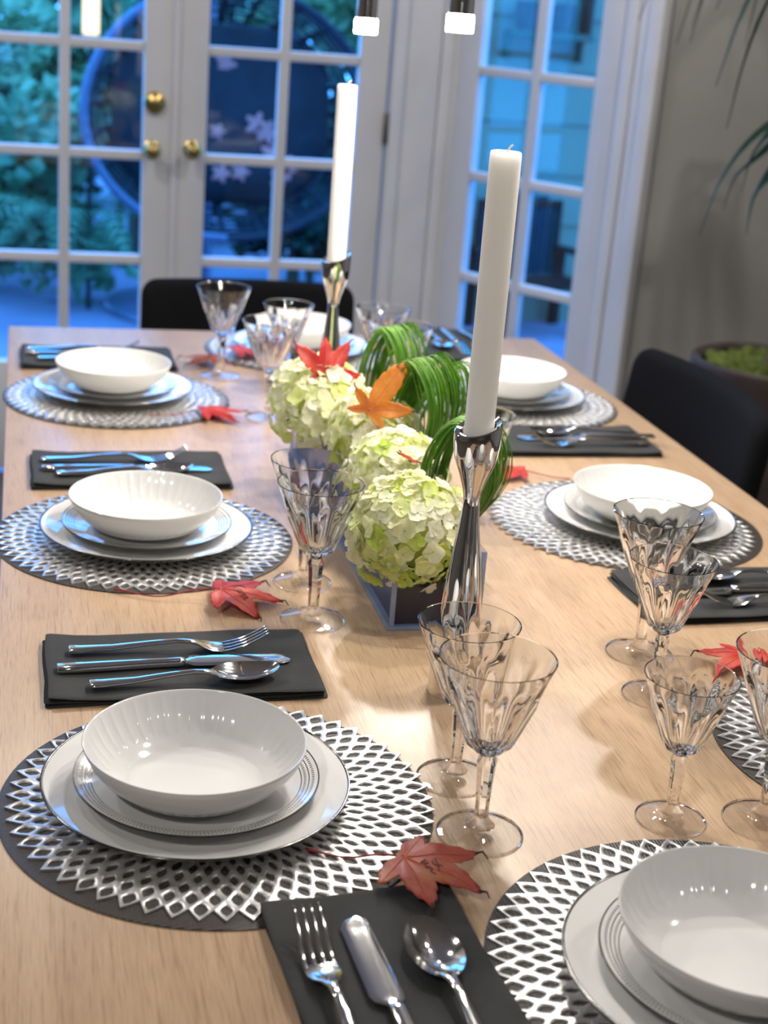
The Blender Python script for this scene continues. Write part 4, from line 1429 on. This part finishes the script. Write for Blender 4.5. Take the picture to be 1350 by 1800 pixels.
MB().tube(smooth_path([(0, 0.05, 2.15), (0.0, 0.35, 2.30), (0, 0.75, 2.05), (0, 0.85, 1.0), (0, 0.70, 0.03)], 24), 0.028, 10).build('stand', M['eggframe'], eg, 60)
MB().lathe([(0, 0), (0.48, 0), (0.50, 0.01), (0.49, 0.03), (0, 0.032)], 48, None, 0, 0, 0.45).build('stand_foot', M['eggframe'], eg)


def shrub(label, c, rad, n, leaf, mat, seed, flat=1.0, cat='shrub', name='garden_shrub'):
    r = random.Random(seed)
    s = thing(name, label, cat, (c[0], c[1], -0.052), 0, 'shrubs outside the doors')
    vs, fs = [], []
    cl = [(r.gauss(0, 0.5), r.gauss(0, 0.5), r.gauss(0, 0.5), r.uniform(0.25, 0.55)) for _ in range(16)]
    for k in range(n):
        q = r.choice(cl)
        d = Vector((r.gauss(0, 1), r.gauss(0, 1), r.gauss(0, 1))).normalized() * q[3] * r.random() ** 0.35
        p = Vector(((q[0] * 0.9 + d.x) * rad[0], (q[1] * 0.9 + d.y) * rad[1], max(0.03, c[2] + (q[2] * 0.9 + d.z) * rad[2])))
        ax = Vector((r.gauss(0, 1), r.gauss(0, 1) - 0.4, r.gauss(0, 0.8) + 0.3)).normalized()
        up = ax.cross(Vector((r.gauss(0, 1), r.gauss(0, 1), r.gauss(0, 1)))).normalized()
        sd = ax.cross(up)
        L = leaf * r.uniform(0.6, 1.3)
        w = L * 0.36 * flat
        o = len(vs)
        vs += [p, p + ax * L * 0.5 + sd * w + up * w * 0.3, p + ax * L, p + ax * L * 0.5 - sd * w + up * w * 0.3, p + ax * L * 0.5]
        fs += [(o, o + 1, o + 4), (o + 1, o + 2, o + 4), (o + 2, o + 3, o + 4), (o + 3, o, o + 4)]
    me = bpy.data.meshes.new('foliage')
    me.from_pydata([tuple(v) for v in vs], [], fs)
    me.materials.append(mat)
    tag(link('foliage', me, s), kind='stuff')
    st = MB()
    for k in range(6):
        a = r.uniform(0, 6.28)
        st.tube([(0.06 * math.cos(a), 0.06 * math.sin(a), 0), (0.2 * rad[0] * math.cos(a), 0.2 * rad[1] * math.sin(a), c[2] * 0.6), (0.5 * rad[0] * math.cos(a), 0.5 * rad[1] * math.sin(a), c[2] + 0.2 * rad[2])], [0.02, 0.014, 0.006], 6)
    st.build('stem', M['bark'], s)
    return s


shrub('bright leafy shrub outside the left panes', (-0.35, 8.1, 0.95), (0.70, 0.45, 0.42), 2200, 0.10, M['fol_c'], 51)
shrub('teal bushy shrub low outside the left panes', (-0.25, 7.35, 0.50), (0.55, 0.3, 0.42), 2600, 0.11, M['fol_a'], 52)
shrub('dark shrub behind the hanging chair', (0.75, 9.2, 0.75), (1.2, 0.35, 0.55), 3200, 0.13, M['fol_b'], 53)
shrub('pale flowering shrub high outside the right leaf of the french doors', (1.62, 8.5, 1.30), (0.36, 0.25, 0.26), 1500, 0.09, M['fol_c'], 54)
shrub('dark clipped shrub right of the hanging chair', (1.42, 7.75, 0.55), (0.26, 0.25, 0.45), 2200, 0.09, M['fol_b'], 55)
shrub('broad teal shrub far left outside', (-2.3, 7.9, 0.8), (0.8, 0.6, 0.5), 2600, 0.13, M['fol_a'], 56)
shrub('long dark hedge at the back of the garden', (0.2, 10.6, 0.75), (2.6, 0.4, 0.55), 4200, 0.17, M['fol_b'], 57)
shrub('teal shrub high behind the hanging chair', (0.55, 8.15, 1.15), (0.32, 0.3, 0.28), 1300, 0.11, M['fol_a'], 58)
# garden fern whose fronds arch low behind the left leaf
fe = thing('garden_fern', 'arching fern low behind the left door panes', 'fern', (0.24, 6.9, -0.052))
rf_ = random.Random(61)
for k in range(16):
    a = rf_.uniform(0, 2 * PI)
    L = rf_.uniform(0.35, 0.6)
    P = smooth_path([(0, 0, 0.05), (0.3 * L * math.cos(a), 0.3 * L * math.sin(a), 0.42), (0.8 * L * math.cos(a), 0.8 * L * math.sin(a), 0.52), (1.2 * L * math.cos(a), 1.2 * L * math.sin(a), 0.36)], 20)
    vs, fs = [], []
    for i in range(2, 19):
        d = (P[i + 1] - P[i - 1]).normalized()
        sd = d.cross(Vector((0, 0, 1))).normalized()
        for s in (-1, 1):
            w = 0.10 * math.sin(PI * (i / 20) ** 0.7) + 0.01
            o = len(vs)
            vs += [P[i], P[i] + d * 0.012 + sd * s * w * 0.5, P[i] + d * 0.035 + sd * s * w - Vector((0, 0, 0.02)), P[i] - d * 0.006 + sd * s * w * 0.5]
            fs.append((o, o + 1, o + 2, o + 3))
    m = MB().add(vs, fs)
    m.tube(P, 0.004, 5)
    m.build('frond', M['fol_a'], fe, None)
# small lit lantern in the garden
ln = thing('garden_lantern', 'small glowing white garden lantern high outside the left door', 'lamp', (0.293, 7.0, T + 0.40))
MB().bbox(-0.035, 0.035, -0.035, 0.035, 0.02, 0.19, 0.008).build('lantern_glass', M['lampwarm'], ln)
MB().lathe([(0, 0.235), (0.012, 0.225), (0.05, 0.19), (0.05, 0.185), (0, 0.185)], 16).build('lantern_cap', M['blackmetal'], ln)
MB().lathe([(0, 0), (0.045, 0.0), (0.045, 0.02), (0, 0.02)], 16).build('lantern_base', M['blackmetal'], ln)
MB().tube([(0, 0, 0.0), (0, 0, -T - 0.40 - 0.05)], 0.012, 8).build('lantern_post', M['blackmetal'], ln)
